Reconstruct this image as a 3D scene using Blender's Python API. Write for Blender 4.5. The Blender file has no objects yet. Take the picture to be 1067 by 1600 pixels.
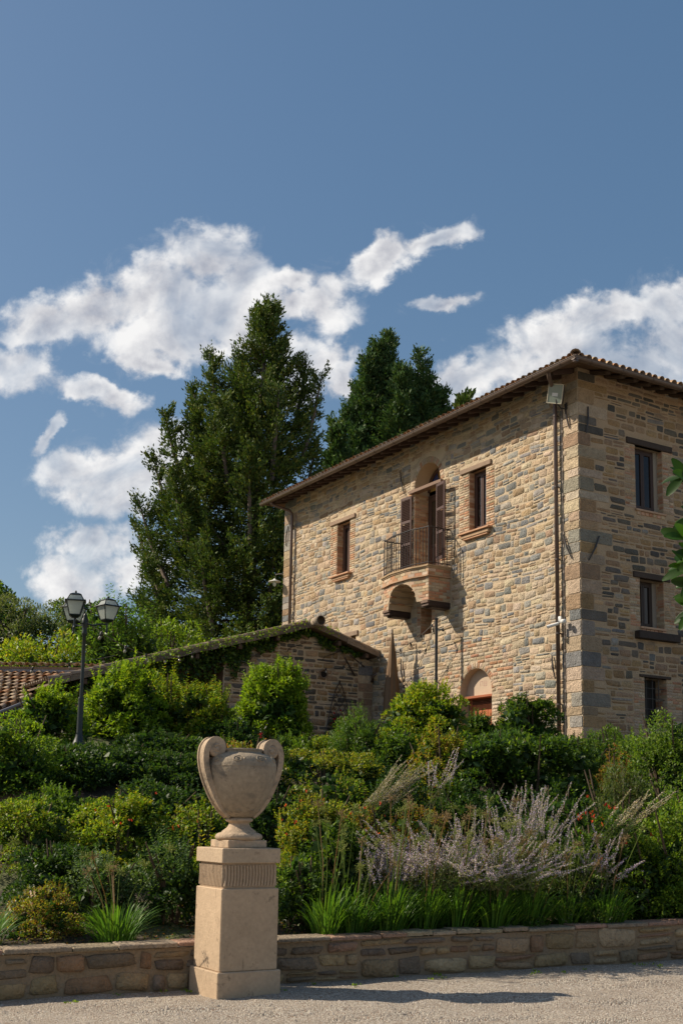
import bpy, math, random
import numpy as np
from mathutils import Vector, Matrix
random.seed(7); rng = np.random.default_rng(7)
scene = bpy.context.scene
R = math.radians

# ------------------------------------------------------------------ camera
FOC, CX, CY, PITCH, ROLL = 1830.0, 560.0, 992.0, R(8.96), R(.85)
cam_d = bpy.data.cameras.new('camera'); cam = bpy.data.objects.new('camera', cam_d)
scene.collection.objects.link(cam); scene.camera = cam
cam_d.sensor_fit = 'VERTICAL'; cam_d.sensor_height = 36.0; cam_d.lens = FOC / 1600 * 36
cam_d.shift_x = -(CX - 533.5) / 1600; cam_d.shift_y = (CY - 800) / 1600
cam_d.clip_start = .1; cam_d.clip_end = 5000
CAM = np.array([0, 0, 1.6])
_w = np.array([0, math.cos(PITCH), math.sin(PITCH)]); _r0 = np.array([1., 0, 0]); _u0 = np.cross(_r0, _w)
_r = _r0 * math.cos(ROLL) + _u0 * math.sin(ROLL); _u = _u0 * math.cos(ROLL) - _r0 * math.sin(ROLL)
m = Matrix([[_r[0], _u[0], -_w[0], 0], [_r[1], _u[1], -_w[1], 0], [_r[2], _u[2], -_w[2], 1.6], [0, 0, 0, 1]])
cam.matrix_world = m
def seen(p):                       # picture position (1067 x 1600) and distance, used to rank stones by size in view
    d = np.asarray(p, float) - CAM; z = d @ _w
    return CX + FOC * (d @ _r) / z, CY - FOC * (d @ _u) / z, z
# ------------------------------------------------------------------ light
SUN_EL, SUN_AZ = R(38.8), R(-81.5)
sd = bpy.data.lights.new('sun', 'SUN'); sd.energy = 5.0; sd.angle = R(.53); sd.color = (1, .885, .715)
sun = bpy.data.objects.new('sun', sd); scene.collection.objects.link(sun)
S = Vector((math.sin(SUN_AZ) * math.cos(SUN_EL), math.cos(SUN_AZ) * math.cos(SUN_EL), math.sin(SUN_EL)))
sun.rotation_euler = S.to_track_quat('Z', 'Y').to_euler()
SKY_STRENGTH = .060
scene.view_settings.view_transform = 'Standard'; scene.view_settings.look = 'None'
scene.view_settings.exposure = .30; scene.view_settings.gamma = 1; scene.view_settings.use_curve_mapping = False
scene.cycles.max_bounces = 6; scene.cycles.diffuse_bounces = 3; scene.cycles.transparent_max_bounces = 8
scene.cycles.use_denoising = True

def NG(tree):
    n = tree.nodes; l = tree.links
    def N(t, **k):
        x = n.new(t)
        for a, b in k.items(): setattr(x, a, b)
        return x
    def put(s, v):
        if hasattr(v, 'node'): l.new(v, s)
        else: s.default_value = v
    def M(op, a, b=0., c=None, clamp=False):
        x = N('ShaderNodeMath', operation=op, use_clamp=clamp)
        put(x.inputs[0], a); put(x.inputs[1], b)
        if c is not None: put(x.inputs[2], c)
        return x.outputs[0]
    def MIX(f, a, b, bt='MIX'):
        x = N('ShaderNodeMix', data_type='RGBA', blend_type=bt)
        put(x.inputs[0], f); put(x.inputs[6], a); put(x.inputs[7], b); return x.outputs[2]
    def NOISE(v, sc, det=3, rough=.55, dist=0):
        x = N('ShaderNodeTexNoise'); l.new(v, x.inputs['Vector'])
        x.inputs['Scale'].default_value = sc; x.inputs['Detail'].default_value = det
        x.inputs['Roughness'].default_value = rough; x.inputs['Distortion'].default_value = dist
        return x.outputs[0]
    def RANGE(v, a, b, c=0., d=1., smooth=True):
        x = N('ShaderNodeMapRange', interpolation_type='SMOOTHSTEP' if smooth else 'LINEAR')
        put(x.inputs[0], v); x.inputs[1].default_value = a; x.inputs[2].default_value = b
        x.inputs[3].default_value = c; x.inputs[4].default_value = d; return x.outputs[0]
    return N, put, M, MIX, NOISE, RANGE, l
# ------------------------------------------------------------------ sky with clouds (directions on the dome)
CLOUDS = [(-0.145, 0.505, 0.044, 0.026, 0), (-0.106, 0.481, 0.032, 0.03, 0), (-0.184, 0.472, 0.049, 0.032, 10), (-0.235, 0.448, 0.055, 0.026, 8), (-0.292, 0.434, 0.04, 0.021, 5), (-0.319, 0.397, 0.033, 0.022, 0), (-0.171, 0.431, 0.069, 0.029, 5), (-0.132, 0.456, 0.049, 0.032, 0), (-0.238, 0.374, 0.043, 0.012, -15), (-0.111, 0.428, 0.035, 0.022, 0), (-0.187, 0.406, 0.034, 0.012, -10), (-0.031, 0.463, 0.032, 0.026, 35), (-0.057, 0.481, 0.022, 0.012, 0), (0.012, 0.5, 0.036, 0.019, 28), (0.06, 0.517, 0.039, 0.012, 22), (-0.065, 0.457, 0.017, 0.018, 0), (0.072, 0.462, 0.027, 0.009, 10), (-0.047, 0.408, 0.032, 0.021, 0), (-0.072, 0.39, 0.034, 0.024, 0), (-0.021, 0.391, 0.017, 0.018, 0), (-0.214, 0.296, 0.059, 0.029, 0), (-0.178, 0.314, 0.045, 0.027, 0), (-0.257, 0.301, 0.025, 0.018, 0), (-0.204, 0.27, 0.039, 0.017, 0), (-0.231, 0.235, 0.04, 0.017, 0), (-0.249, 0.203, 0.033, 0.023, -20), (-0.191, 0.215, 0.033, 0.017, 0), (-0.274, 0.333, 0.008, 0.02, -25), (0.268, 0.463, 0.041, 0.022, 15), (0.215, 0.454, 0.041, 0.021, 10), (0.169, 0.43, 0.052, 0.026, 20), (0.117, 0.402, 0.049, 0.023, 20), (0.203, 0.394, 0.109, 0.037, 0), (0.08, 0.386, 0.029, 0.024, 0), (0.301, 0.414, 0.052, 0.055, 0), (0.048, 0.374, 0.034, 0.024, 0)]
def build_world():
    w = bpy.data.worlds.new('World'); scene.world = w; w.use_nodes = True
    t = w.node_tree; t.nodes.clear()
    N, put, M, MIX, NOISE, RANGE, l = NG(t)
    tc = N('ShaderNodeTexCoord').outputs['Generated']
    sky = N('ShaderNodeTexSky', sky_type='NISHITA'); sky.sun_disc = False
    sky.sun_elevation = SUN_EL; sky.sun_rotation = SUN_AZ; sky.altitude = 300
    sky.air_density = 1.0; sky.dust_density = 1.2; sky.ozone_density = 1.5
    hs = N('ShaderNodeHueSaturation'); hs.inputs['Saturation'].default_value = 1.55; hs.inputs['Value'].default_value = 2.5
    gm = N('ShaderNodeGamma'); gm.inputs[1].default_value = .58; l.new(sky.outputs[0], gm.inputs[0]); l.new(gm.outputs[0], hs.inputs['Color'])
    sep = N('ShaderNodeSeparateXYZ'); l.new(tc, sep.inputs[0])
    X, Y, Z = sep.outputs
    yy = M('MAXIMUM', Y, .08)
    cb = N('ShaderNodeCombineXYZ'); l.new(M('DIVIDE', X, yy), cb.inputs[0]); l.new(M('DIVIDE', Z, yy), cb.inputs[1])
    uv = cb.outputs[0]
    # billow distortion
    nz = N('ShaderNodeTexNoise'); l.new(uv, nz.inputs['Vector']); nz.inputs['Scale'].default_value = 20; nz.inputs['Detail'].default_value = 6; nz.inputs['Roughness'].default_value = .6
    vs = N('ShaderNodeVectorMath', operation='SUBTRACT'); l.new(nz.outputs['Color'], vs.inputs[0]); vs.inputs[1].default_value = (.5, .5, .5)
    vm = N('ShaderNodeVectorMath', operation='MULTIPLY_ADD'); l.new(vs.outputs[0], vm.inputs[0]); vm.inputs[1].default_value = (.062, .050, 0); l.new(uv, vm.inputs[2])
    q = vm.outputs[0]
    f = None
    for (u, v, ru, rv, a) in CLOUDS:
        mp = N('ShaderNodeMapping', vector_type='TEXTURE'); l.new(q, mp.inputs[0])
        mp.inputs[1].default_value = (u, v, 0); mp.inputs[2].default_value = (0, 0, R(a)); mp.inputs[3].default_value = (ru * 1.10, rv * 1.10, 1)
        ln = N('ShaderNodeVectorMath', operation='LENGTH'); l.new(mp.outputs[0], ln.inputs[0])
        f = ln.outputs['Value'] if f is None else M('SMOOTH_MIN', f, ln.outputs['Value'], .25)
    front = M('GREATER_THAN', Y, .15)
    fine = NOISE(uv, 42, 7, .56, .2)
    big = NOISE(uv, 17, 5, .55)
    d1 = M('ADD', M('SUBTRACT', 1.0, f), M('MULTIPLY', M('SUBTRACT', fine, .5), 1.5))
    d1 = M('ADD', d1, M('MULTIPLY', M('SUBTRACT', big, .5), .9))
    wisp = RANGE(NOISE(uv, 9, 5, .6, .6), .34, .56, .45, 1.0)
    thin = M('MULTIPLY', RANGE(M('ADD', M('SUBTRACT', 1.35, f), M('MULTIPLY', M('SUBTRACT', NOISE(uv, 26, 8, .68, 1.2), .5), 3.2)), .15, 1.1), .13)
    dens1 = M('MULTIPLY', M('MAXIMUM', M('MULTIPLY', RANGE(d1, -.18, .50), wisp), thin), front)
    # the same kind of cloud all around, outside the directions above
    gen = NOISE(tc, 3.2, 7, .58)
    outu = M('GREATER_THAN', M('ABSOLUTE', M('DIVIDE', X, yy)), .36)
    other = M('MAXIMUM', outu, M('LESS_THAN', Y, .15))
    dens2 = M('MULTIPLY', M('MULTIPLY', RANGE(gen, .54, .68), other), RANGE(Z, .0, .2))
    dens = M('MAXIMUM', dens1, dens2)
    # shading: denser parts and undersides greyer, sun-side billows brighter
    sh = N('ShaderNodeVectorMath', operation='ADD'); l.new(uv, sh.inputs[0]); sh.inputs[1].default_value = (-.010, .014, 0)
    big2 = NOISE(sh.outputs[0], 17, 5, .55); fine2 = NOISE(sh.outputs[0], 42, 7, .56, .2)
    g = M('ADD', M('MULTIPLY', M('SUBTRACT', big, big2), 2.4), M('MULTIPLY', M('SUBTRACT', fine, fine2), .9))
    thick = RANGE(d1, .35, 1.25)
    lit = M('SUBTRACT', M('ADD', .72, g), M('MULTIPLY', thick, .52), None, True)
    ccol = MIX(lit, (.40, .41, .46, 1), (.84, .83, .82, 1))
    sc = N('ShaderNodeVectorMath', operation='SCALE'); l.new(ccol, sc.inputs[0]); sc.inputs['Scale'].default_value = .93 / SKY_STRENGTH
    col = MIX(M('MULTIPLY', dens, .96), hs.outputs[0], sc.outputs[0])
    bg = N('ShaderNodeBackground'); l.new(col, bg.inputs[0]); bg.inputs[1].default_value = SKY_STRENGTH
    out = N('ShaderNodeOutputWorld'); l.new(bg.outputs[0], out.inputs[0])
build_world()

# ------------------------------------------------------------------ materials (colour comes from the face attribute 'tone')
def mat(name, rough=.9, n1=(6, .35), n2=(40, .25), bump=.4, bscale=30, bdist=.01, spec=.3, metal=0, stretch=(1, 1, 1), trans=0, stain=0, base=None, streak=0, mottling=None):
    m = bpy.data.materials.new(name); m.use_nodes = True; t = m.node_tree; t.nodes.clear()
    N, put, M, MIX, NOISE, RANGE, l = NG(t)
    tc = N('ShaderNodeTexCoord'); mp = N('ShaderNodeMapping'); l.new(tc.outputs['Object'], mp.inputs[0]); mp.inputs[3].default_value = stretch
    v = mp.outputs[0]
    if base is None:
        at = N('ShaderNodeAttribute'); at.attribute_name = 'tone'; col = at.outputs['Color']
    else: col = base
    a = NOISE(v, n1[0], 4); b = NOISE(v, n2[0], 3)
    k = M('ADD', M('MULTIPLY', M('SUBTRACT', a, .5), n1[1] * 2), M('MULTIPLY', M('SUBTRACT', b, .5), n2[1] * 2))
    k = M('ADD', k, 1.0)
    cb = N('ShaderNodeCombineXYZ'); [l.new(k, cb.inputs[i]) for i in range(3)]
    col = MIX(1.0, col, cb.outputs[0], 'MULTIPLY')
    if mottling: col = MIX(RANGE(NOISE(v, mottling[0], 5, .65, 1.0), mottling[1], mottling[2]), col, mottling[3])
    if stain:
        s = RANGE(NOISE(v, 11, 8, .72, 0), .57, .70, 0, stain); col = MIX(s, col, (.10, .075, .05, 1))
        mp2 = N('ShaderNodeMapping'); l.new(tc.outputs['Object'], mp2.inputs[0]); mp2.inputs[3].default_value = (9, 9, 1.6)
        s2 = RANGE(NOISE(mp2.outputs[0], 1.6, 6, .7), .60, .74, 0, stain); col = MIX(s2, col, (.12, .09, .06, 1))
    p = N('ShaderNodeBsdfPrincipled'); l.new(col, p.inputs['Base Color'])
    p.inputs['Roughness'].default_value = rough; p.inputs['Metallic'].default_value = metal
    p.inputs['Specular IOR Level'].default_value = spec
    if bump:
        h = M('ADD', NOISE(v, bscale, 6, .65), M('MULTIPLY', NOISE(v, bscale * .25, 3), 1.2))
        bn = N('ShaderNodeBump'); bn.inputs['Strength'].default_value = bump; bn.inputs['Distance'].default_value = bdist
        l.new(h, bn.inputs['Height']); l.new(bn.outputs[0], p.inputs['Normal'])
    out = N('ShaderNodeOutputMaterial'); s = p.outputs[0]
    if trans:
        tr = N('ShaderNodeBsdfTranslucent')
        l.new(MIX(1.0, col, (1.3, 1.35, .45, 1), 'MULTIPLY'), tr.inputs[0])
        mx = N('ShaderNodeMixShader'); mx.inputs[0].default_value = trans; l.new(s, mx.inputs[1]); l.new(tr.outputs[0], mx.inputs[2]); s = mx.outputs[0]
    l.new(s, out.inputs[0]); return m
STONE = mat('rubble_stone', n1=(4, .34), n2=(28, .32), bump=1.0, bscale=24, bdist=.035, spec=.15, mottling=(15, .55, .74, (.17, .135, .10, 1)))
MORTAR = mat('lime_mortar', rough=.95, n1=(2.2, .2), n2=(30, .25), bump=.9, bscale=26, bdist=.025, spec=.1, mottling=(1.1, .52, .72, (.26, .21, .16, 1)))
BRICKM = mat('old_brick', n1=(5, .3), n2=(45, .2), bump=.6, bscale=30, bdist=.01, spec=.15)
WOOD = mat('aged_wood', rough=.7, n1=(3, .35), n2=(14, .3), bump=.6, bscale=12, bdist=.008, stretch=(3, 3, 3))
PAINTW = mat('painted_wood', rough=.45, n1=(3, .2), n2=(30, .15), bump=.2, bscale=30, bdist=.003)
METAL = mat('dark_metal', rough=.42, n1=(3, .25), n2=(30, .2), bump=.15, bscale=40, bdist=.002, spec=.5)
COPPER = mat('brown_gutter_metal', rough=.38, n1=(2, .25), n2=(20, .15), bump=.1, bscale=10, bdist=.003, spec=.6)
TILE = mat('terracotta_tile', rough=.9, n1=(7, .35), n2=(40, .3), bump=.7, bscale=35, bdist=.006, mottling=(9, .55, .7, (.30, .24, .14, 1)))
LIME = mat('cast_limestone', rough=.85, n1=(2.2, .26), n2=(30, .2), bump=.6, bscale=55, bdist=.006, spec=.2, stain=.65)
LIMEURN = mat('weathered_urn_stone', rough=.85, n1=(3, .4), n2=(24, .32), bump=.8, bscale=45, bdist=.007, spec=.2, stain=.7, mottling=(2.6, .50, .72, (.17, .145, .115, 1)))
LEAF = mat('leaf', rough=.45, n1=(1.2, .22), n2=(9, .2), bump=0, spec=.3, trans=.42)
CONIF = mat('conifer_spray', rough=.6, n1=(.5, .3), n2=(3, .25), bump=0, spec=.2, trans=.2)
BARK = mat('bark', n1=(6, .4), n2=(30, .3), bump=1, bscale=14, bdist=.02, stretch=(1, 1, .3))
FLOWER = mat('petal', rough=.7, n1=(5, .15), n2=(30, .1), bump=0, spec=.1, trans=.3)
PLAIN = mat('plain', rough=.6, n1=(3, .08), n2=(20, .05), bump=0)
PLASTER = mat('lime_plaster', n1=(3, .12), n2=(30, .1), bump=.3, bscale=20, bdist=.004)
def pane_mat(name, col, rough, spec=.8):
    m = bpy.data.materials.new(name); m.use_nodes = True; p = m.node_tree.nodes['Principled BSDF']
    p.inputs['Base Color'].default_value = col; p.inputs['Roughness'].default_value = rough; p.inputs['Specular IOR Level'].default_value = spec
    return m
PANE = pane_mat('dark_glass', (.014, .011, .010, 1), .10, .35)
CLEAR = bpy.data.materials.new('window_glass'); CLEAR.use_nodes = True
def _clear():
    t = CLEAR.node_tree; t.nodes.clear(); N, put, M, MIX, NOISE, RANGE, l = NG(t)
    g = N('ShaderNodeBsdfGlossy'); g.inputs[1].default_value = .03; tr = N('ShaderNodeBsdfTransparent'); tr.inputs[0].default_value = (.72, .76, .8, 1)
    mx = N('ShaderNodeMixShader'); mx.inputs[0].default_value = .13; l.new(tr.outputs[0], mx.inputs[1]); l.new(g.outputs[0], mx.inputs[2])
    o = N('ShaderNodeOutputMaterial'); l.new(mx.outputs[0], o.inputs[0])
_clear()
FROST = bpy.data.materials.new('frosted_glass'); FROST.use_nodes = True
def _frost():
    t = FROST.node_tree; t.nodes.clear(); N, put, M, MIX, NOISE, RANGE, l = NG(t)
    p = N('ShaderNodeBsdfPrincipled'); p.inputs['Base Color'].default_value = (.62, .66, .62, 1); p.inputs['Roughness'].default_value = .25
    tr = N('ShaderNodeBsdfTranslucent'); tr.inputs[0].default_value = (.8, .85, .8, 1)
    mx = N('ShaderNodeMixShader'); mx.inputs[0].default_value = .55; l.new(p.outputs[0], mx.inputs[1]); l.new(tr.outputs[0], mx.inputs[2])
    o = N('ShaderNodeOutputMaterial'); l.new(mx.outputs[0], o.inputs[0])
_frost()

# ------------------------------------------------------------------ helpers
COL = scene.collection
def link(o, parent=None):
    COL.objects.link(o)
    if parent is not None: o.parent = parent
    return o
def tag(o, label=None, cat=None, group=None, kind=None):
    if label: o['label'] = label
    if cat: o['category'] = cat
    if group: o['group'] = group
    if kind: o['kind'] = kind
    return o
def empty(name, loc, label=None, cat=None, group=None, rz=0):
    o = bpy.data.objects.new(name, None); o.location = loc; o.rotation_euler = (0, 0, rz); o.empty_display_size = .2
    link(o); return tag(o, label, cat, group)
def set_tone(me, t):
    a = me.attributes.new('tone', 'FLOAT_COLOR', 'FACE'); t = np.asarray(t, np.float32)
    c = np.ones((len(me.polygons), 4), np.float32); c[:, :3] = t; a.data.foreach_set('color', c.ravel())
class MB:
    def __init__(s, tone=(.5, .5, .5)): s.v = []; s.f = []; s.t = []; s.tone = tone
    def add(s, vs, fs, tone=None):
        b = len(s.v); s.v += [tuple(map(float, x)) for x in vs]
        s.f += [tuple(b + i for i in f) for f in fs]; s.t += [tone or s.tone] * len(fs); return s
    def box(s, x0, x1, y0, y1, z0, z1, c=0., tone=None, M4=None):
        if c <= 0:
            vs = [(x, y, z) for x in (x0, x1) for y in (y0, y1) for z in (z0, z1)]
            fs = [(0, 1, 3, 2), (4, 6, 7, 5), (0, 4, 5, 1), (2, 3, 7, 6), (0, 2, 6, 4), (1, 5, 7, 3)]
        else:
            c = min(c, (x1 - x0) * .45, (y1 - y0) * .45, (z1 - z0) * .45)
            vs = []; idx = {}
            for ix, x in enumerate((x0, x1)):
                for iy, y in enumerate((y0, y1)):
                    for iz, z in enumerate((z0, z1)):
                        sx, sy, sz = (c if ix == 0 else -c), (c if iy == 0 else -c), (c if iz == 0 else -c)
                        for k, p in enumerate(((x, y + sy, z + sz), (x + sx, y, z + sz), (x + sx, y + sy, z))):
                            idx[(ix, iy, iz, k)] = len(vs); vs.append(p)
            fs = []
            I = lambda a, b, d, k: idx[(a, b, d, k)]
            for a in (0, 1):
                fs.append((I(a, 0, 0, 0), I(a, 1, 0, 0), I(a, 1, 1, 0), I(a, 0, 1, 0)))
                fs.append((I(0, a, 0, 1), I(1, a, 0, 1), I(1, a, 1, 1), I(0, a, 1, 1)))
                fs.append((I(0, 0, a, 2), I(1, 0, a, 2), I(1, 1, a, 2), I(0, 1, a, 2)))
            for a in (0, 1):
                for b in (0, 1):
                    fs.append((I(a, b, 0, 0), I(a, b, 1, 0), I(a, b, 1, 1), I(a, b, 0, 1)))
                    fs.append((I(a, 0, b, 0), I(a, 1, b, 0), I(a, 1, b, 2), I(a, 0, b, 2)))
                    fs.append((I(0, a, b, 1), I(1, a, b, 1), I(1, a, b, 2), I(0, a, b, 2)))
            for a in (0, 1):
                for b in (0, 1):
                    for d in (0, 1): fs.append((I(a, b, d, 0), I(a, b, d, 1), I(a, b, d, 2)))
        if M4 is not None: vs = [tuple(M4 @ Vector(p)) for p in vs]
        return s.add(vs, fs, tone)
    def tube(s, pts, r, n=6, tone=None, caps=True):
        P = [Vector(p) for p in pts]; rs = r if isinstance(r, (list, tuple)) else [r] * len(P)
        vs = []; up = Vector((0, 0, 1))
        for i, p in enumerate(P):
            d = (P[min(i + 1, len(P) - 1)] - P[max(i - 1, 0)]).normalized()
            a = d.cross(up if abs(d.z) < .95 else Vector((1, 0, 0))).normalized(); b = d.cross(a)
            for k in range(n):
                t = 2 * math.pi * k / n + math.pi / n; vs.append(p + (a * math.cos(t) + b * math.sin(t)) * rs[i])
        fs = [(i * n + k, i * n + (k + 1) % n, (i + 1) * n + (k + 1) % n, (i + 1) * n + k) for i in range(len(P) - 1) for k in range(n)]
        if caps: fs += [tuple(range(n)), tuple((len(P) - 1) * n + k for k in range(n))]
        return s.add(vs, fs, tone)
    def lathe(s, prof, n=32, c=(0, 0, 0), tone=None):
        vs = [(c[0] + r * math.cos(2 * math.pi * k / n), c[1] + r * math.sin(2 * math.pi * k / n), c[2] + z) for r, z in prof for k in range(n)]
        fs = [(i * n + k, i * n + (k + 1) % n, (i + 1) * n + (k + 1) % n, (i + 1) * n + k) for i in range(len(prof) - 1) for k in range(n)]
        return s.add(vs, fs, tone)
    def shift(s, d): s.v = [(a + d[0], b + d[1], c + d[2]) for a, b, c in s.v]; return s
    def mesh(s, name, m, smooth=False):
        me = bpy.data.meshes.new(name); me.from_pydata(s.v, [], s.f); set_tone(me, s.t)
        if smooth: me.polygons.foreach_set('use_smooth', [True] * len(s.f))
        me.materials.append(m); me.update(); return me
    def build(s, name, m, parent=None, smooth=False, **k):
        o = bpy.data.objects.new(name, s.mesh(name, m, smooth)); link(o, parent)
        return tag(o, **k) if k else o
def auto_normals(me):
    import bmesh
    b = bmesh.new(); b.from_mesh(me); bmesh.ops.recalc_face_normals(b, faces=b.faces); b.to_mesh(me); b.free()
def np_obj(name, V, F, tone, m, parent=None, smooth=False):
    V = np.ascontiguousarray(V, np.float32); F = np.ascontiguousarray(F, np.int32); k = F.shape[1]
    me = bpy.data.meshes.new(name); me.vertices.add(len(V)); me.vertices.foreach_set('co', V.ravel())
    me.loops.add(F.size); me.loops.foreach_set('vertex_index', F.ravel())
    me.polygons.add(len(F)); me.polygons.foreach_set('loop_start', np.arange(0, F.size, k, dtype=np.int32))
    me.update(calc_edges=True)
    if smooth: me.polygons.foreach_set('use_smooth', np.ones(len(F), bool))
    set_tone(me, tone); me.materials.append(m)
    o = bpy.data.objects.new(name, me); return link(o, parent)

# ------------------------------------------------------------------ ground levels
W0 = np.array([-.68, 11.73]); WA = R(24); WD = np.array([math.cos(WA), math.sin(WA)]); WN = np.array([-math.sin(WA), math.cos(WA)])
def gz(x): return .03 + .015 * np.clip(x, -8, 8)
def height(x, y):
    x = np.asarray(x, float); y = np.asarray(y, float)
    D = (x - W0[0]) * WN[0] + (y - W0[1]) * WN[1]
    h = np.interp(D, [0, .5, 2, 3.8, 5, 7, 10, 14, 25, 45, 67, 95, 140, 400], [.37, .40, .6, 1.1, 1.65, 2.3, 3.15, 3.3, 3.7, 7.5, 11.6, 14, 13, 8])
    far = np.clip((x + 2) / 30, 0, 1); h = np.where(D > 25, h * (1 - .45 * far) + 3.7 * .45 * far, h)
    return h + gz(x) * np.clip(1 - D / 12, 0, 1) + .05 * np.sin(x * 1.3 + y * .7) * np.clip(D / 6, 0, 1)
def hz(x, y): return float(height(x, y))

def grid_obj(name, U, V, fn, m, **k):
    uu, vv = np.meshgrid(U, V, indexing='ij'); P = fn(uu, vv); n, q = len(U), len(V)
    i = np.arange(n - 1)[:, None] * q + np.arange(q - 1)[None, :]
    F = np.stack([i, i + q, i + q + 1, i + 1], -1).reshape(-1, 4)
    o = np_obj(name, P.reshape(-1, 3), F, np.ones((len(F), 3)) * .4, m, smooth=True)
    return tag(o, kind='structure', **k)
def gravel_mat():
    m = bpy.data.materials.new('gravel'); m.use_nodes = True; t = m.node_tree; t.nodes.clear()
    N, put, M, MIX, NOISE, RANGE, l = NG(t)
    tc = N('ShaderNodeTexCoord').outputs['Object']
    vo = N('ShaderNodeTexVoronoi'); l.new(tc, vo.inputs['Vector']); vo.inputs['Scale'].default_value = 85
    sepc = N('ShaderNodeSeparateColor'); l.new(vo.outputs['Color'], sepc.inputs[0])
    g = RANGE(sepc.outputs[0], 0, 1, 0, 1, False)
    col = MIX(g, (.24, .20, .16, 1), (.56, .49, .40, 1))
    col = MIX(RANGE(sepc.outputs[1], .80, .97), col, (.24, .155, .105, 1))
    col = MIX(M('MULTIPLY', RANGE(NOISE(tc, 1.1, 5), .42, .68), .35), col, (.27, .215, .165, 1))
    p = N('ShaderNodeBsdfPrincipled'); l.new(col, p.inputs['Base Color']); p.inputs['Roughness'].default_value = .9; p.inputs['Specular IOR Level'].default_value = .15
    h = M('ADD', M('MULTIPLY', M('SUBTRACT', 1.0, vo.outputs['Distance']), 1.0), M('MULTIPLY', NOISE(tc, 9, 5), .8))
    bn = N('ShaderNodeBump'); bn.inputs['Strength'].default_value = 1; bn.inputs['Distance'].default_value = .012; l.new(h, bn.inputs['Height']); l.new(bn.outputs[0], p.inputs['Normal'])
    l.new(p.outputs[0], N('ShaderNodeOutputMaterial').inputs[0]); return m
GRAVEL = gravel_mat()
def terrain_mat():
    m = bpy.data.materials.new('garden_soil_and_grass'); m.use_nodes = True; t = m.node_tree; t.nodes.clear()
    N, put, M, MIX, NOISE, RANGE, l = NG(t)
    tc = N('ShaderNodeTexCoord').outputs['Object']; sp = N('ShaderNodeSeparateXYZ'); l.new(tc, sp.inputs[0])
    soil = MIX(NOISE(tc, 6, 6), (.035, .025, .016, 1), (.09, .065, .04, 1))
    grass = MIX(NOISE(tc, 1.5, 8, .7), (.085, .12, .03, 1), (.17, .20, .065, 1))
    f = RANGE(sp.outputs[1], 30, 36)
    f = M('ADD', f, M('MULTIPLY', RANGE(NOISE(tc, 1.2, 4), .5, .6), .5), None, True)
    p = N('ShaderNodeBsdfPrincipled'); l.new(MIX(f, soil, grass), p.inputs['Base Color']); p.inputs['Roughness'].default_value = .95
    bn = N('ShaderNodeBump'); bn.inputs['Strength'].default_value = 1; bn.inputs['Distance'].default_value = .04; l.new(NOISE(tc, 20, 6), bn.inputs['Height']); l.new(bn.outputs[0], p.inputs['Normal'])
    l.new(p.outputs[0], N('ShaderNodeOutputMaterial').inputs[0]); return m
SOIL = terrain_mat()
def wallp(u, d, z=0): return np.array([W0[0] + WD[0] * u + WN[0] * d, W0[1] + WD[1] * u + WN[1] * d, z])
def rake(u, d):
    x = W0[0] + WD[0] * u + WN[0] * d; y = W0[1] + WD[1] * u + WN[1] * d
    th = R(7); a = x * math.cos(th) + y * math.sin(th); b = -x * math.sin(th) + y * math.cos(th)
    near = np.clip((-d - .35) / .5, 0, 1)
    w = np.sin(b * 21 + 1.6 * np.sin(a * .7) + .8 * np.sin(a * 2.3 + b * 3)) * (.5 + .5 * np.sin(a * 1.7 + b * 5.1)) * (.6 + .4 * np.sin(a * 5 - b * 9))
    return np.stack([x, y, gz(x) + .024 * w * near + .006 * np.sin(x * 3.1 + y * 2) + .004 * np.sin(x * 17 + 3 * np.sin(y * 11)) * np.sin(y * 23)], -1)
grid_obj('gravel_court', np.arange(-5.5, 7.5, .035), np.arange(-4.2, .001, .03), rake, GRAVEL)
def flat(u, d):
    P = rake(u, d); P[..., 2] = gz(P[..., 0]) - .012; return P
grid_obj('gravel_ground', np.array([-400, -100, -30, -12, -6, 0, 4, 8, 14, 30, 100, 400.]), np.array([-400, -100, -40, -20, -8, -4, .25]), flat, GRAVEL)
def terr(u, d):
    x = W0[0] + WD[0] * u + WN[0] * d; y = W0[1] + WD[1] * u + WN[1] * d
    return np.stack([x, y, height(x, y)], -1)
grid_obj('hillside_terrain', np.concatenate([np.array([-400, -250, -150, -100, -70]), np.arange(-50, 50, 1.0), np.array([70, 100, 150, 250, 400])]),
         np.concatenate([[.3], np.arange(.6, 30, .7), np.arange(31, 150, 4), [200, 300, 400, 600]]), terr, SOIL)

# loose pebbles and a few fallen leaves on the court
def pebbles():
    n = 14000; u = rng.uniform(-4.2, 5.8, n); d = -rng.uniform(.02, 2.9, n) ; P = rake(u, d)
    r = (.0035 + .014 * rng.uniform(0, 1, n) ** 4)[:, None]; base = np.array([[1, 0, 0], [0, 1, 0], [-1, 0, 0], [0, -1, 0], [0, 0, .7]])
    J = rng.uniform(.6, 1.3, (n, 5, 3)); a = rng.uniform(0, 6.28, n); c, s = np.cos(a)[:, None], np.sin(a)[:, None]
    B = base[None] * J; B = np.stack([B[..., 0] * c - B[..., 1] * s, B[..., 0] * s + B[..., 1] * c, B[..., 2]], -1) * r[:, :, None] + P[:, None, :]
    F = np.array([[0, 1, 4], [1, 2, 4], [2, 3, 4], [3, 0, 4]])[None] + (np.arange(n) * 5)[:, None, None]
    t = np.array([.38, .33, .28])[None] * rng.uniform(.45, 1.25, (n, 1)); t = np.repeat(t, 4, 0)
    tag(np_obj('gravel_pebbles', B.reshape(-1, 3), F.reshape(-1, 3), t, PLASTER), 'small loose pebbles scattered over the raked gravel court', 'gravel', kind='stuff')
pebbles()

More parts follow.
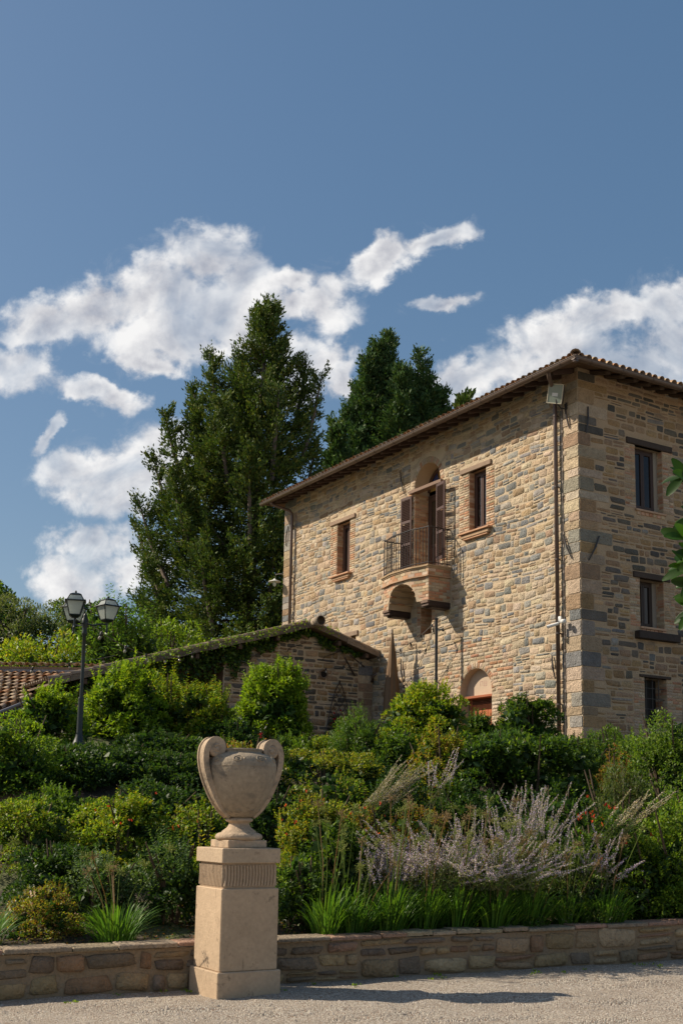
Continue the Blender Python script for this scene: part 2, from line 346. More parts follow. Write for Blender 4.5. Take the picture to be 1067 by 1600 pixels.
# ------------------------------------------------------------------ stonework
BUFF = [(.46, .35, .24), (.49, .385, .275), (.43, .325, .22), (.47, .38, .28), (.40, .30, .205), (.50, .41, .30)]
GREY = [(.27, .255, .23), (.23, .225, .21), (.31, .29, .26), (.19, .19, .185), (.34, .30, .25)]
BROWN = [(.34, .24, .155), (.37, .255, .16), (.31, .215, .14)]
OCHRE = [(.48, .34, .20), (.50, .36, .215)]
DGREY = [(.125, .115, .10), (.15, .135, .115), (.095, .092, .088), (.17, .15, .125)]
RBUFF = [(.36, .245, .135), (.33, .225, .125), (.39, .28, .17), (.30, .20, .11)]  # buff stone for the shaded faces, part of the shade put into its colour
BRK = [(.46, .26, .16), (.50, .31, .20), (.52, .36, .24), (.42, .22, .13), (.55, .42, .30)]
def pick(r, mix):
    k = r.random(); s = 0
    for w, pal in mix:
        s += w
        if k <= s: break
    c = r.choice(pal); j = r.uniform(.84, 1.14); return (c[0] * j, c[1] * j * r.uniform(.97, 1.03), c[2] * j * r.uniform(.92, 1.06))
MIXL = [(.47, BUFF), (.33, GREY), (.17, BROWN), (.03, OCHRE)]
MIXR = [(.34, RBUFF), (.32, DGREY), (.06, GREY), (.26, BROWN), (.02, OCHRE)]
class Stone:
    __slots__ = ('a', 'z', 'w', 'h', 'tone', 'prot', 'kind', 'rot')
    def __init__(s, a, z, w, h, tone, prot, kind='s', rot=0.): s.a, s.z, s.w, s.h, s.tone, s.prot, s.kind, s.rot = a, z, w, h, tone, prot, kind, rot
def free_spans(a0, a1, z0, z1, blocks):
    sp = [(a0, a1)]
    for b in blocks:
        if min(z1, b[3]) - max(z0, b[2]) > .015:
            ns = []
            for p, q in sp:
                if b[1] <= p or b[0] >= q: ns.append((p, q)); continue
                if b[0] > p: ns.append((p, b[0]))
                if b[1] < q: ns.append((b[1], q))
            sp = ns
    return [x for x in sp if x[1] - x[0] > .05]
def pack(r, a0, a1, z0, z1, blocks, hr, wr, mix, gap=.018, prot=(.012, .03), split=.2, kind='s', top=None):
    out = []; z = z0
    while z < z1 - .03:
        h = r.uniform(*hr); h = min(h, z1 - z)
        for p, q in free_spans(a0, a1, z, z + h, blocks):
            a = p
            while a < q - .04:
                w = r.uniform(*wr) * (1.25 if r.random() < .12 else 1)
                if q - a - w < wr[0] * .7: w = q - a
                w = min(w, q - a)
                if top is None or z + h * .5 < top(a + w / 2):
                    parts = [(z + r.uniform(-.012, .012) * (kind == 's'), h * (r.uniform(.84, 1.04) if kind == 's' else 1))]
                    if r.random() < split and h > .1: f = r.uniform(.35, .65); parts = [(z, h * f), (z + h * f, h * (1 - f))]
                    for zz, hh in parts:
                        ww, aa = w, a
                        if r.random() < .12 and w > .3 and kind == 's':      # two small stones in the place of one
                            k = r.uniform(.3, .7)
                            out.append(Stone(aa + w * k / 2, zz + hh / 2, w * k - gap, hh - gap, pick(r, mix), r.uniform(*prot), kind, r.uniform(-.04, .04)))
                            aa, ww = a + w * k, w * (1 - k)
                        out.append(Stone(aa + ww / 2, zz + hh / 2, ww - gap * r.uniform(.7, 1.6), hh - gap * r.uniform(.7, 1.6), pick(r, mix), r.uniform(*prot), kind, r.uniform(-.04, .04) if kind == 's' else 0))
                a += w
        z += h
    return out
def stone_geo(mb, st, fr, r, rough=1.):
    # fr(a, z, out) -> xyz
    n = 8; w, h = st.w / 2, st.h / 2
    if w < .012 or h < .008: return
    e = .34 if st.kind == 's' else .14; rings = []
    base = []
    for k in range(n):
        t = 2 * math.pi * (k + .5) / n; c, s_ = math.cos(t), math.sin(t)
        x = math.copysign(abs(c) ** e, c); y = math.copysign(abs(s_) ** e, s_)
        mx = max(abs(math.cos(math.pi / 8)) ** e, 1e-6)
        j = r.uniform(-.16, .07) * rough if st.kind == 's' else r.uniform(-.02, .01)
        base.append((x / mx * (1 + j) * w, y / mx * (1 + j * 1.1) * h))
    cr, sr = math.cos(st.rot), math.sin(st.rot)
    ch = min(.010 if st.kind == 's' else .005, w * .3, h * .3)
    vs = []
    for sc_, out in ((0., -.02), (0., st.prot * .3), (ch, st.prot)):
        for x, y in base:
            x2 = x - math.copysign(min(sc_, abs(x) * .8), x); y2 = y - math.copysign(min(sc_, abs(y) * .8), y)
            jj = r.uniform(-.25, .25) * st.prot if (sc_ > 0 and st.kind == 's') else 0
            vs.append(fr(st.a + x2 * cr - y2 * sr, st.z + x2 * sr + y2 * cr, out + jj))
    vs.append(fr(st.a, st.z, st.prot * (r.uniform(1., 1.35) if st.kind == 's' else r.uniform(.95, 1.2))))
    fs = [(i * n + k, i * n + (k + 1) % n, (i + 1) * n + (k + 1) % n, (i + 1) * n + k) for i in range(2) for k in range(n)]
    fs += [(2 * n + k, 2 * n + (k + 1) % n, 3 * n) for k in range(n)]
    mb.add(vs, fs, st.tone)
def place_stones(stones, M, parent, r, limit=300, name='stone', m=None, rough=1.):
    # stones: list of (Stone, frame); M: parent's world matrix (to rank by size in the picture)
    sc_ = []
    for s, fr in stones:
        p = M @ Vector(fr(s.a, s.z, s.prot)); x, y, z = seen(p)
        vis = -40 < x < 1100 and 0 < y < 1620
        sc_.append((s.w * s.h / z ** 2) if vis else 0)
    order = sorted(range(len(stones)), key=lambda i: -sc_[i]); rest = MB()
    for j, i in enumerate(order):
        s, fr = stones[i]
        if j < limit and sc_[i] > 0:
            mb = MB(); stone_geo(mb, s, fr, r, rough)
            if mb.v: mb.build(name, m or STONE, parent, s.kind == 's')
        else: stone_geo(rest, s, fr, r, rough)
    if rest.v: rest.build(name + 'work', m or STONE, parent, True, kind='stuff')
def wall_sheet(mb, fr, a0, a1, z0, z1, holes, arches, tone):
    # rectangular holes; arches: (centre a, spring z, radius) above a hole - the bounding square of the arch is refilled outside the arc
    H = list(holes) + [(c - r_, c + r_, z, z + r_) for c, z, r_ in arches]
    A = sorted({a0, a1, *[max(a0, min(a1, h[k])) for h in H for k in (0, 1)]}); Z = sorted({z0, z1, *[max(z0, min(z1, h[k])) for h in H for k in (2, 3)]})
    for i in range(len(A) - 1):
        for j in range(len(Z) - 1):
            ca, cz = (A[i] + A[i + 1]) / 2, (Z[j] + Z[j + 1]) / 2
            if any(h[0] < ca < h[1] and h[2] < cz < h[3] for h in H): continue
            mb.add([fr(A[i], Z[j], 0), fr(A[i + 1], Z[j], 0), fr(A[i + 1], Z[j + 1], 0), fr(A[i], Z[j + 1], 0)], [(0, 1, 2, 3)], tone)
    for c, z, r_ in arches:
        n = 12
        for sg in (-1, 1):
            pts = [(c + sg * r_ * math.cos(t), z + r_ * math.sin(t)) for t in np.linspace(0, math.pi / 2, n)]
            corner = (c + sg * r_, z + r_)
            for k in range(n - 1):
                mb.add([fr(*pts[k], 0), fr(*pts[k + 1], 0), fr(*corner, 0)], [(0, 1, 2)], tone)
def reveal(mb, fr, a0, a1, z0, z1, depth, tone, arch=None, top=True):
    q = lambda a, z, o: fr(a, z, o)
    mb.add([q(a0, z0, 0), q(a0, z0, -depth), q(a0, z1, -depth), q(a0, z1, 0)], [(0, 1, 2, 3)], tone)
    mb.add([q(a1, z0, 0), q(a1, z0, -depth), q(a1, z1, -depth), q(a1, z1, 0)], [(0, 1, 2, 3)], tone)
    mb.add([q(a0, z0, 0), q(a1, z0, 0), q(a1, z0, -depth), q(a0, z0, -depth)], [(0, 1, 2, 3)], tone)
    if arch:
        c, z, r_ = arch; n = 20; T = np.linspace(0, math.pi, n)
        for k in range(n - 1):
            p, p2 = (c + r_ * math.cos(T[k]), z + r_ * math.sin(T[k])), (c + r_ * math.cos(T[k + 1]), z + r_ * math.sin(T[k + 1]))
            mb.add([q(*p, 0), q(*p2, 0), q(*p2, -depth), q(*p, -depth)], [(0, 1, 2, 3)], tone)
    elif top: mb.add([q(a0, z1, 0), q(a1, z1, 0), q(a1, z1, -depth), q(a0, z1, -depth)], [(0, 1, 2, 3)], tone)
def fbox(mb, fr, a0, a1, z0, z1, o0, o1, c=.006, tone=None):      # box in a wall's frame
    t = MB(tone or mb.tone); t.box(a0, a1, z0, z1, o0, o1, c)
    mb.add([fr(x, y, z) for x, y, z in t.v], t.f, tone)
def ring_bricks(r, c, z, rad, th, n, mix=None, t0=0., t1=math.pi):
    out = []
    for k in range(n):
        t = t0 + (t1 - t0) * (k + .5) / n; R_ = rad + th / 2
        s = Stone(c + R_ * math.cos(t), z + R_ * math.sin(t), th - .01, (t1 - t0) * R_ / n - .008, pick(r, mix or [(1, BRK)]), .008, 'b', t); out.append(s)
    return out

# ================================================================== the stone house
K0 = np.array([4.9086, 25.5]); YAW = R(32); ZB = 3.0
house = empty('stone_house', (K0[0], K0[1], ZB), 'tall two-storey rubble stone house with tiled hip roof and arched balcony door', 'house', rz=YAW)
HM = Matrix.Translation((K0[0], K0[1], ZB)) @ Matrix.Rotation(YAW, 4, 'Z')
fL = lambda a, z, o: (-o, a, z - ZB)
fR = lambda a, z, o: (a, -o, z - ZB)
WT, HL, HX = 11.90, 13.9, 10.0
MORT = (.50, .40, .28)
def build_house():
    r = random.Random(11)
    holesL = [(9.81, 10.55, 8.8, 10.40), (5.28, 6.48, 8.2, 10.53), (3.35, 4.05, 8.83, 10.40), (3.15, 4.42, 2.9, 4.70), (9.4, 9.95, 6.0, 6.86), (5.66, 6.16, 6.45, 7.19)]
    archL = [(5.88, 10.53, .6), (3.785, 4.70, .635)]
    holesR = [(1.76, 2.66, 8.84, 10.38), (1.82, 2.60, 6.06, 7.20), (1.90, 2.62, 3.75, 4.90), (5.2, 6.1, 8.84, 10.38), (5.2, 6.0, 6.06, 7.2)]
    w = MB(MORT)
    wall_sheet(w, fL, 0, HL, 2.4, WT, holesL, archL, MORT); wall_sheet(w, fR, 0, HX, 2.4, WT, holesR, [], (.43, .325, .215))  # right face: same mortar with shade painted into a darker, browner tone
    w.add([(0, HL, 2.4 - ZB), (HX, HL, 2.4 - ZB), (HX, HL, WT - ZB), (0, HL, WT - ZB)], [(0, 1, 2, 3)])
    w.add([(HX, 0, 2.4 - ZB), (HX, HL, 2.4 - ZB), (HX, HL, WT - ZB), (HX, 0, WT - ZB)], [(0, 1, 2, 3)])
    w.build('wall', MORTAR, house)
    RV = []
    def reveal1(*a_, **k_): q_ = MB(); reveal(q_, *a_, **k_); q_.build('reveal', PLASTER, house)
    reveal1(fL, 9.81, 10.55, 8.8, 10.40, .30, (.50, .34, .22)); reveal1(fL, 3.35, 4.05, 8.83, 10.40, .30, (.52, .33, .21))
    reveal1(fL, 5.28, 6.48, 8.2, 10.53, .50, (.50, .38, .25), (5.88, 10.53, .6)); reveal1(fL, 3.15, 4.42, 2.9, 4.70, .30, (.50, .39, .27), (3.785, 4.70, .635))
    reveal1(fL, 9.4, 9.95, 6.0, 6.86, .3, (.4, .3, .2)); reveal1(fL, 5.66, 6.16, 6.45, 7.19, .45, (.40, .29, .18))
    for h in holesR: reveal1(fR, *h, .38, (.42, .33, .24))
    pass
    # courses of brick laid in the window reveals (the jamb the camera looks into)
    jb = MB()
    for (a, z0, z1, d) in ((10.55, 8.8, 10.4, .3), (4.05, 8.83, 10.4, .3), (6.48, 8.3, 10.4, .5), (6.16, 6.45, 7.19, .4)):
        z = z0
        while z < z1 - .04:
            off = r.uniform(0, .12); x = -off
            while x < d:
                x0, x1 = max(x + .006, .004), min(x + .235, d)
                if x1 - x0 > .02: fbox(jb, fL, a - .010, a + .02, z + .004, z + .058, -x1, -x0, .003, pick(r, [(1, BRK)]))
                x += .24
            z += .066
    for (a, z0, z1) in ((2.66, 8.84, 10.38), (2.60, 6.06, 7.2), (2.62, 3.75, 4.9)):
        z = z0
        while z < z1 - .04:
            x = -r.uniform(0, .12)
            while x < .36:
                x0, x1 = max(x + .006, .004), min(x + .235, .36)
                if x1 - x0 > .02: fbox(jb, fR, a - .008, a + .02, z + .004, z + .058, -x1, -x0, .003, pick(r, [(.6, BRK), (.4, BUFF)]))
                x += .24
            z += .066
    jb.build('jamb_brick', BRICKM, house, kind='stuff')

    # stones -----------------------------------------------------------
    St = []
    # quoins: shared course heights on both faces of the near corner, and the far corner of the long face
    qb_L, qb_R = [], []
    z = 2.6; k = 0
    while z < WT - .1:
        h = r.uniform(.17, .36); h = min(h, WT - z)
        big = r.random() < .62
        wl, wr_ = (r.uniform(.48, .66), r.uniform(.34, .6)) if k % 2 else (r.uniform(.34, .5), r.uniform(.6, 1.0))
        t = pick(r, [(.55, BUFF), (.20, GREY), (.20, BROWN), (.05, OCHRE)])
        tr = tuple(c * .8 for c in t) if r.random() < .5 else pick(r, [(.28, DGREY), (.45, RBUFF), (.27, BROWN)])  # right side of the same quoin darkened, its shade put into the tone
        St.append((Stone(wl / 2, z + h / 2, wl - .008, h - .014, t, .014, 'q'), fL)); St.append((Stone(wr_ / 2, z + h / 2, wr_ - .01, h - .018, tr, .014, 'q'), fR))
        qb_L.append((-.1, wl, z, z + h)); qb_R.append((-.1, wr_, z, z + h)); z += h; k += 1
    z = 2.6; k = 0
    while z < WT - .1:
        h = min(r.uniform(.17, .34), WT - z); wl = r.uniform(.45, .62) if k % 2 else r.uniform(.62, .85)
        St.append((Stone(HL - wl / 2, z + h / 2, wl - .008, h - .014, pick(r, [(.4, BUFF), (.35, GREY), (.25, BROWN)]), .014, 'q'), fL)); qb_L.append((HL - wl, HL + .1, z, z + h)); z += h; k += 1
    # brick areas round the openings
    BR_L = [(9.52, 9.81, 8.75, 10.40), (10.55, 10.92, 8.75, 10.40), (3.02, 3.35, 8.75, 10.40), (4.05, 4.46, 8.75, 10.40), (5.02, 5.28, 8.3, 10.5), (6.48, 6.78, 8.3, 10.5), (5.5, 5.66, 6.4, 7.3), (6.16, 6.32, 6.4, 7.3)]
    lowz = (2.35, 5.35)     # wide brick field round the low arch
    hb = [h for h in holesL] + [(4.0, 10.0, 0, 0)]
    archblocks = [(5.88 - .8, 5.88 + .8, 10.43, 11.33)]
    def in_arch(a, z): return any(math.hypot(a - c, z - zz) < rr + .17 and z > zz - .1 for c, zz, rr in archL)
    mixb = [(.62, BRK), (.38, BUFF)]
    for b in BR_L: St += [(s, fL) for s in pack(r, b[0], b[1], b[2], b[3], holesL, (.062, .068), (.14, .27), mixb, gap=.011, prot=(.006, .012), split=0, kind='b')]
    fld = pack(r, lowz[0], lowz[1], 2.9, 6.1, holesL, (.075, .10), (.16, .36), [(.30, BRK), (.70, BUFF)], gap=.014, prot=(.005, .012), split=0, kind='b', top=lambda a: 5.25 + .85 * math.sqrt(max(0, 1 - ((a - 3.7) / 1.6) ** 2)))
    St += [(s, fL) for s in fld if not in_arch(s.a, s.z)]
    St += [(s, fL) for s in ring_bricks(r, 3.785, 4.70, .635, .15, 26, [(.35, BRK), (.65, BUFF)])] + [(s, fL) for s in ring_bricks(r, 5.88, 10.53, .6, .17, 24, [(.3, BRK), (.7, BUFF)])]
    lint = [(9.48, 10.96, 10.39, 10.54), (3.08, 4.42, 10.39, 10.54), (5.2, 6.65, 10.36, 10.52), (9.2, 10.45, 6.86, 7.02), (9.62, 10.74, 8.62, 8.8), (3.08, 4.36, 8.62, 8.83), (4.78, 6.98, 7.1, 8.3)]
    blocks = holesL + BR_L + qb_L + lint + archblocks + [(lowz[0], lowz[1], 2.9, 5.25), (2.75, 4.75, 5.25, 5.7), (3.2, 4.3, 5.7, 5.95)]
    zones = [(2.6, 4.6), (4.6, 6.6), (6.6, 8.6), (8.6, 10.2), (10.2, WT - .02)]
    A = [0., 2.4, 4.9, 7.4, 9.6, 11.8, HL]
    A = [0., HL]
    for i in range(len(A) - 1):
        for z0, z1 in zones:
            for s in pack(r, A[i], A[i + 1], z0, z1, blocks, (.085, .21), (.11, .44), MIXL, gap=.013, prot=(.003, .016), split=.32):
                s.z += .035 * math.sin(s.a * 1.7 + 2 * math.sin(s.z)) + .018 * math.sin(s.a * 5 + s.z * 3); s.rot += .06 * math.cos(s.a * 1.7 + 2 * math.sin(s.z))
                if any(b[0] - .01 < s.a < b[1] + .01 and b[2] < s.z < b[3] for b in holesL): continue
                St.append((s, fL))
    # right face
    BR_R = [(1.42, 1.76, 8.84, 10.38), (2.66, 3.0, 8.84, 10.38), (1.50, 1.82, 6.06, 7.2), (2.60, 2.95, 6.06, 7.2), (1.55, 1.90, 3.7, 4.9), (2.62, 3.1, 3.7, 4.9), (4.85, 5.2, 8.84, 10.38)]
    for b in BR_R: St += [(s, fR) for s in pack(r, b[0], b[1], b[2], b[3], holesR, (.062, .068), (.14, .30), [(.35, BRK), (.65, BUFF)], gap=.011, prot=(.005, .01), split=0, kind='b')]
    lr = [(1.46, 3.0, 10.38, 10.55), (1.6, 2.86, 7.2, 7.35), (1.60, 3.0, 5.76, 6.06), (1.72, 2.78, 4.9, 4.98), (1.7, 2.75, 8.66, 8.84)]
    AR = [0., HX]
    for i in range(len(AR) - 1):
        for z0, z1 in zones:
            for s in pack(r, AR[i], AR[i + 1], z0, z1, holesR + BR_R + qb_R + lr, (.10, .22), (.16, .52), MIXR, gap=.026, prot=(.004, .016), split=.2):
                s.z += .02 * math.sin(s.a * 2 + s.z); St.append((s, fR))
    place_stones(St, HM, house, r, 300)

    # lintels, sills, beams
    def lintel(fr, a0, a1, z0, z1, o=.05, tone=(.17, .11, .07), nm='lintel', m=WOOD, c=.012):
        b = MB(tone); fbox(b, fr, a0, a1, z0, z1, -.1, o, c); return b.build(nm, m, house)
    lintel(fL, 9.5, 10.94, 10.40, 10.53, tone=(.27, .18, .12)); lintel(fL, 3.12, 4.39, 10.40, 10.53, tone=(.25, .17, .115)); lintel(fL, 9.26, 10.41, 6.86, 7.0, tone=(.24, .17, .12))
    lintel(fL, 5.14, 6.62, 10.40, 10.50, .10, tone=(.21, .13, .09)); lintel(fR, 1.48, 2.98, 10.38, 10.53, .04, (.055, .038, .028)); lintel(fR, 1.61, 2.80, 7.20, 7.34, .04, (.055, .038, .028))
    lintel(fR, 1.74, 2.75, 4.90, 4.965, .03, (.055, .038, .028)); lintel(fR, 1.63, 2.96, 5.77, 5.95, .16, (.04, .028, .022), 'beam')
    for (fr, a0, a1, z, dz) in ((fL, 9.66, 10.76, 8.79, .17), (fL, 3.10, 4.34, 8.82, .19)):
        b = MB((.50, .29, .18)); fbox(b, fr, a0, a1, z - .045, z, -.05, .15, .008); fbox(b, fr, a0 + .06, a1 - .06, z - dz + .035, z - .045, -.02, .10, .02, (.40, .27, .17)); fbox(b, fr, a0 + .12, a1 - .12, z - dz, z - dz + .035, -.02, .085, .01)
        b.build('window_sill', BRICKM, house)
    for (a0, a1, z) in ((1.72, 2.72, 8.84), (1.80, 2.62, 6.07)):
        b = MB((.45, .30, .20)); fbox(b, fR, a0, a1, z - .05, z, -.3, .05, .006)
        for k in range(int((a1 - a0) / .13)): fbox(b, fR, a0 + .06 + k * .13, a0 + .17 + k * .13, z - .13, z - .052, -.02, .02, .004, pick(r, [(1, BRK)]))
        b.build('window_sill', BRICKM, house)

    # windows
    def window(fr, a0, a1, z0, z1, dep, tone=(.085, .045, .03), curtain=False, leaves=2, glass=PANE, blind=False):
        f = MB(tone); t = .055
        for (p, q, u, v) in ((a0, a0 + t, z0, z1), (a1 - t, a1, z0, z1), (a0, a1, z1 - t, z1), (a0, a1, z0, z0 + t)): fbox(f, fr, p, q, u, v, -dep - .05, -dep, .006)
        fo = f.build('window_frame', PAINTW, house)
        lw = (a1 - a0 - 2 * t) / leaves
        for k in range(leaves):
            p = a0 + t + k * lw; q = p + lw; s = MB(tone)
            for (i, j, u, v) in ((p, p + .055, z0 + t, z1 - t), (q - .055, q, z0 + t, z1 - t), (p + .055, q - .055, z1 - t - .06, z1 - t), (p + .055, q - .055, z0 + t, z0 + t + .07)): fbox(s, fr, i, j, u, v, -dep - .045, -dep + .008 + .004 * k, .005)
            s.build('sash', PAINTW, fo)
            g = MB((.2, .2, .2)); fbox(g, fr, p + .05, q - .05, z0 + t + .06, z1 - t - .05, -dep - .028, -dep - .02, 0); g.build('pane', glass, fo)
            if blind:
                b_ = MB((.10, .055, .035)); fbox(b_, fr, p + .045, q - .045, z0 + t + .06, z1 - t - .05, -dep - .06, -dep - .04, 0); b_.build('inner_shutter', PAINTW, fo)
        return fo
    window(fL, 9.83, 10.53, 8.82, 10.38, .20, leaves=2, glass=PANE, tone=(.10, .055, .04), blind=False)
    w2 = window(fL, 3.37, 4.03, 8.85, 10.38, .16, leaves=2, glass=CLEAR, tone=(.07, .035, .025))
    c = MB((.55, .50, .46)); n = 26; vs = [fL(3.44 + .30 * k / n, z, -.30 + .018 * math.sin(k * 1.35)) for z in (8.9, 10.33) for k in range(n + 1)]
    c.add(vs, [(k, k + 1, n + 2 + k, n + 1 + k) for k in range(n)]); c.build('curtain', FLOWER, w2, True)
    bk = MB((.02, .018, .016)); fbox(bk, fL, 3.2, 4.2, 8.7, 10.5, -1.4, -1.38, 0); bk.build('dark_room_back', PLASTER, w2)  # the unlit room's darkness is put into this near-black colour
    window(fR, 1.78, 2.53, 8.86, 10.36, .17, tone=(.055, .032, .024)); sd_ = MB((.30, .27, .22)); fbox(sd_, fR, 2.53, 2.66, 8.86, 10.37, -.22, -.17, .004); sd_.build('splay', PLASTER, house)
    window(fR, 1.84, 2.46, 6.08, 7.18, .24, tone=(.04, .026, .02)); sd_ = MB((.27, .24, .20)); fbox(sd_, fR, 2.46, 2.60, 6.08, 7.19, -.28, -.24, .004); sd_.build('splay', PLASTER, house)
    window(fR, 5.22, 6.08, 8.86, 10.36, .17); window(fR, 5.22, 5.98, 6.08, 7.18, .2)
    window(fL, 9.42, 9.93, 6.02, 6.84, .2, leaves=1)
    g = MB((.02, .02, .02)); fbox(g, fR, 1.92, 2.6, 3.77, 4.88, -.36, -.34, 0); go = g.build('opening_shade_sheet', PAINTW, house)  # near-black sheet, the dark of the opening painted as its colour
    b = MB((.035, .03, .028))
    for k in range(4): b.tube([fR(1.90, 3.95 + k * .24, -.08), fR(2.62, 3.95 + k * .24, -.08)], .009, 6)
    for k in range(3): b.tube([fR(2.03 + k * .2, 3.75, -.08), fR(2.03 + k * .2, 4.9, -.08)], .009, 6)
    b.build('window_grille', METAL, house)
    nk = MB((.10, .07, .05)); fbox(nk, fL, 5.66, 6.16, 6.45, 7.19, -.47, -.45, 0); nk.build('niche_back', PLASTER, house)

    # French door behind the balcony
    f = MB((.085, .05, .035))
    for (p, q, u, v) in ((5.30, 5.37, 8.25, 10.40), (6.39, 6.46, 8.25, 10.40), (5.37, 6.39, 10.31, 10.40)): fbox(f, fL, p, q, u, v, -.52, -.44, .006)
    dr = f.build('balcony_door', PAINTW, house)
    for p, q in ((5.37, 5.88), (5.88, 6.39)):
        s = MB((.10, .055, .04))
        for (i, j, u, v) in ((p, p + .07, 8.28, 10.31), (q - .07, q, 8.28, 10.31), (p + .07, q - .07, 10.22, 10.31), (p + .07, q - .07, 8.92, 9.0), (p + .07, q - .07, 8.28, 8.36)): fbox(s, fL, i, j, u, v, -.49, -.435, .006)
        s.build('door_leaf', PAINTW, dr)
        s = MB((.33, .15, .08) if p < 5.5 else (.10, .055, .04)); fbox(s, fL, p + .06, q - .06, 8.34, 8.94, -.475, -.45, .01); s.build('door_panel', PAINTW, dr)
        s = MB(); fbox(s, fL, p + .06, q - .06, 8.98, 10.24, -.47, -.462, 0); s.build('pane', BROWNPANE, dr)
    s = MB((.6, .55, .4)); s.lathe([(0, 0), (.022, .008), (.028, .022), (.018, .036), (0, .04)], 10, (-.02 + .43, 5.80, 9.22 - ZB)); s.build('door_knob', PLAIN, dr, True)
    # arched transom of coloured glass
    T = MB((.09, .05, .035)); n = 16
    for rr0, rr1 in ((.50, .585), (.0, .06)):
        for k in range(n):
            t0, t1 = math.pi * k / n, math.pi * (k + 1) / n
            P = [(5.88 + q * math.cos(t), 10.5 + q * math.sin(t)) for q, t in ((rr0, t0), (rr1, t0), (rr1, t1), (rr0, t1))]
            T.add([fL(a, z, -.42) for a, z in P] + [fL(a, z, -.47) for a, z in P], [(0, 1, 2, 3), (4, 5, 6, 7), (0, 3, 7, 4), (1, 2, 6, 5)])
    for k in range(1, 5):
        t = math.pi * k / 5; T.tube([fL(5.88, 10.5, -.44), fL(5.88 + .52 * math.cos(t), 10.5 + .52 * math.sin(t), -.44)], .012, 5)
    to = T.build('transom', PAINTW, house)
    for k in range(5):
        P = MB(((.40, .22, .05), (.03, .05, .14), (.34, .20, .07), (.04, .06, .16), (.45, .24, .05))[k]); t0, t1 = math.pi * k / 5, math.pi * (k + 1) / 5
        P.add([fL(5.88, 10.5, -.455)] + [fL(5.88 + .52 * math.cos(t), 10.5 + .52 * math.sin(t), -.455) for t in np.linspace(t0, t1, 5)], [(0, 1, 2, 3, 4, 5)]); P.build('coloured_pane', GLAZE, to)
    # shutters with slats
    for nm, hinge, dirn, ang in (('left', 6.54, 1, R(4)), ('right', 5.26, -1, R(9))):
        fr = lambda a, z, o, h=hinge, d=dirn, g=ang, out=(.03 if nm == 'left' else .12): fL(h + d * (a * math.cos(g) - o * math.sin(g)), z, out + a * math.sin(g) + o * math.cos(g))
        s = MB((.095, .055, .045)); W_ = .47
        for (i, j, u, v) in ((0, .05, 8.3, 10.36), (W_ - .05, W_, 8.3, 10.36), (.05, W_ - .05, 10.28, 10.36), (.05, W_ - .05, 9.62, 9.70), (.05, W_ - .05, 9.0, 9.07), (.05, W_ - .05, 8.3, 8.39)): fbox(s, fr, i, j, u, v, 0, .04, .004)
        so = s.build('shutter', PAINTW, house)
        base = MB((.105, .06, .05)); t = MB(base.tone); t.box(.05, W_ - .05, -.024, .024, -.005, .005, 0)
        ca, sa = math.cos(R(52)), math.sin(R(52))
        vs = [fr(x, ZB + y * ca - z * sa, .02 + y * sa + z * ca) for x, y, z in t.v]; base.add(vs, t.f); me = base.mesh('slat', PAINTW)
        for z0, z1 in ((8.40, 8.99), (9.08, 9.61), (9.71, 10.27)):
            z = z0 + .02
            while z < z1:
                o = bpy.data.objects.new('slat', me); o.location = (0, 0, z - ZB); link(o, so); z += .047
    # lower arched doorway
    d = MB((.36, .12, .06)); fbox(d, fL, 3.15, 4.42, 4.60, 4.66, -.30, -.02, .006); fbox(d, fL, 3.2, 3.30, 2.9, 4.6, -.34, -.26, .004); fbox(d, fL, 4.27, 4.37, 2.9, 4.6, -.34, -.26, .004); do = d.build('garden_door', PAINTW, house)
    for k in range(8):
        s = MB((.44, .145, .065)); fbox(s, fL, 3.31 + k * .12, 3.31 + (k + 1) * .12 - .006, 2.9, 4.47, -.33, -.29 + (k % 2) * .003, .004); s.build('board', PAINTW, do)
    s = MB((.16, .065, .04))
    for k in range(3): fbox(s, fL, 3.3, 4.27, 4.475 + k * .042, 4.475 + k * .042 + .03, -.31, -.27, .003)
    s.build('louvre', PAINTW, do)
    n = 20; s = MB((.50, .385, .28)); P = [fL(3.785 + .64 * math.cos(t), 4.66 + .68 * math.sin(t), -.20) for t in np.linspace(0, math.pi, n)]
    s.add(P + [fL(3.785, 4.66, -.20)], [(k, k + 1, n) for k in range(n - 1)]); ty = s.build('tympanum', PLASTER, house)
    # faint painted mark on the tympanum
    s = MB((.46, .29, .24))
    for (p, q, u, v) in ((3.60, 3.72, 4.90, 4.912), (3.60, 3.612, 4.90, 5.02), (3.64, 3.652, 4.93, 5.05), (3.70, 3.712, 4.90, 5.04), (3.76, 3.772, 4.92, 5.03), (3.76, 3.83, 5.02, 5.032), (3.85, 3.862, 4.91, 5.03)): fbox(s, fL, p, q, u, v, -.201, -.197, 0)
    s.build('faded_mark', PLASTER, ty)

    # balcony ---------------------------------------------------------
    def off(u):                                     # how far the front stands out, u = 0 at the right end, 1 at the left end
        return .74 + .13 * math.sin(math.pi * min(max((u - .08) / .84, 0), 1)) ** 2 - .03 * math.cos(u * math.pi * 4)
    A0, A1 = 4.82, 6.95; U = [k / 28 for k in range(29)]
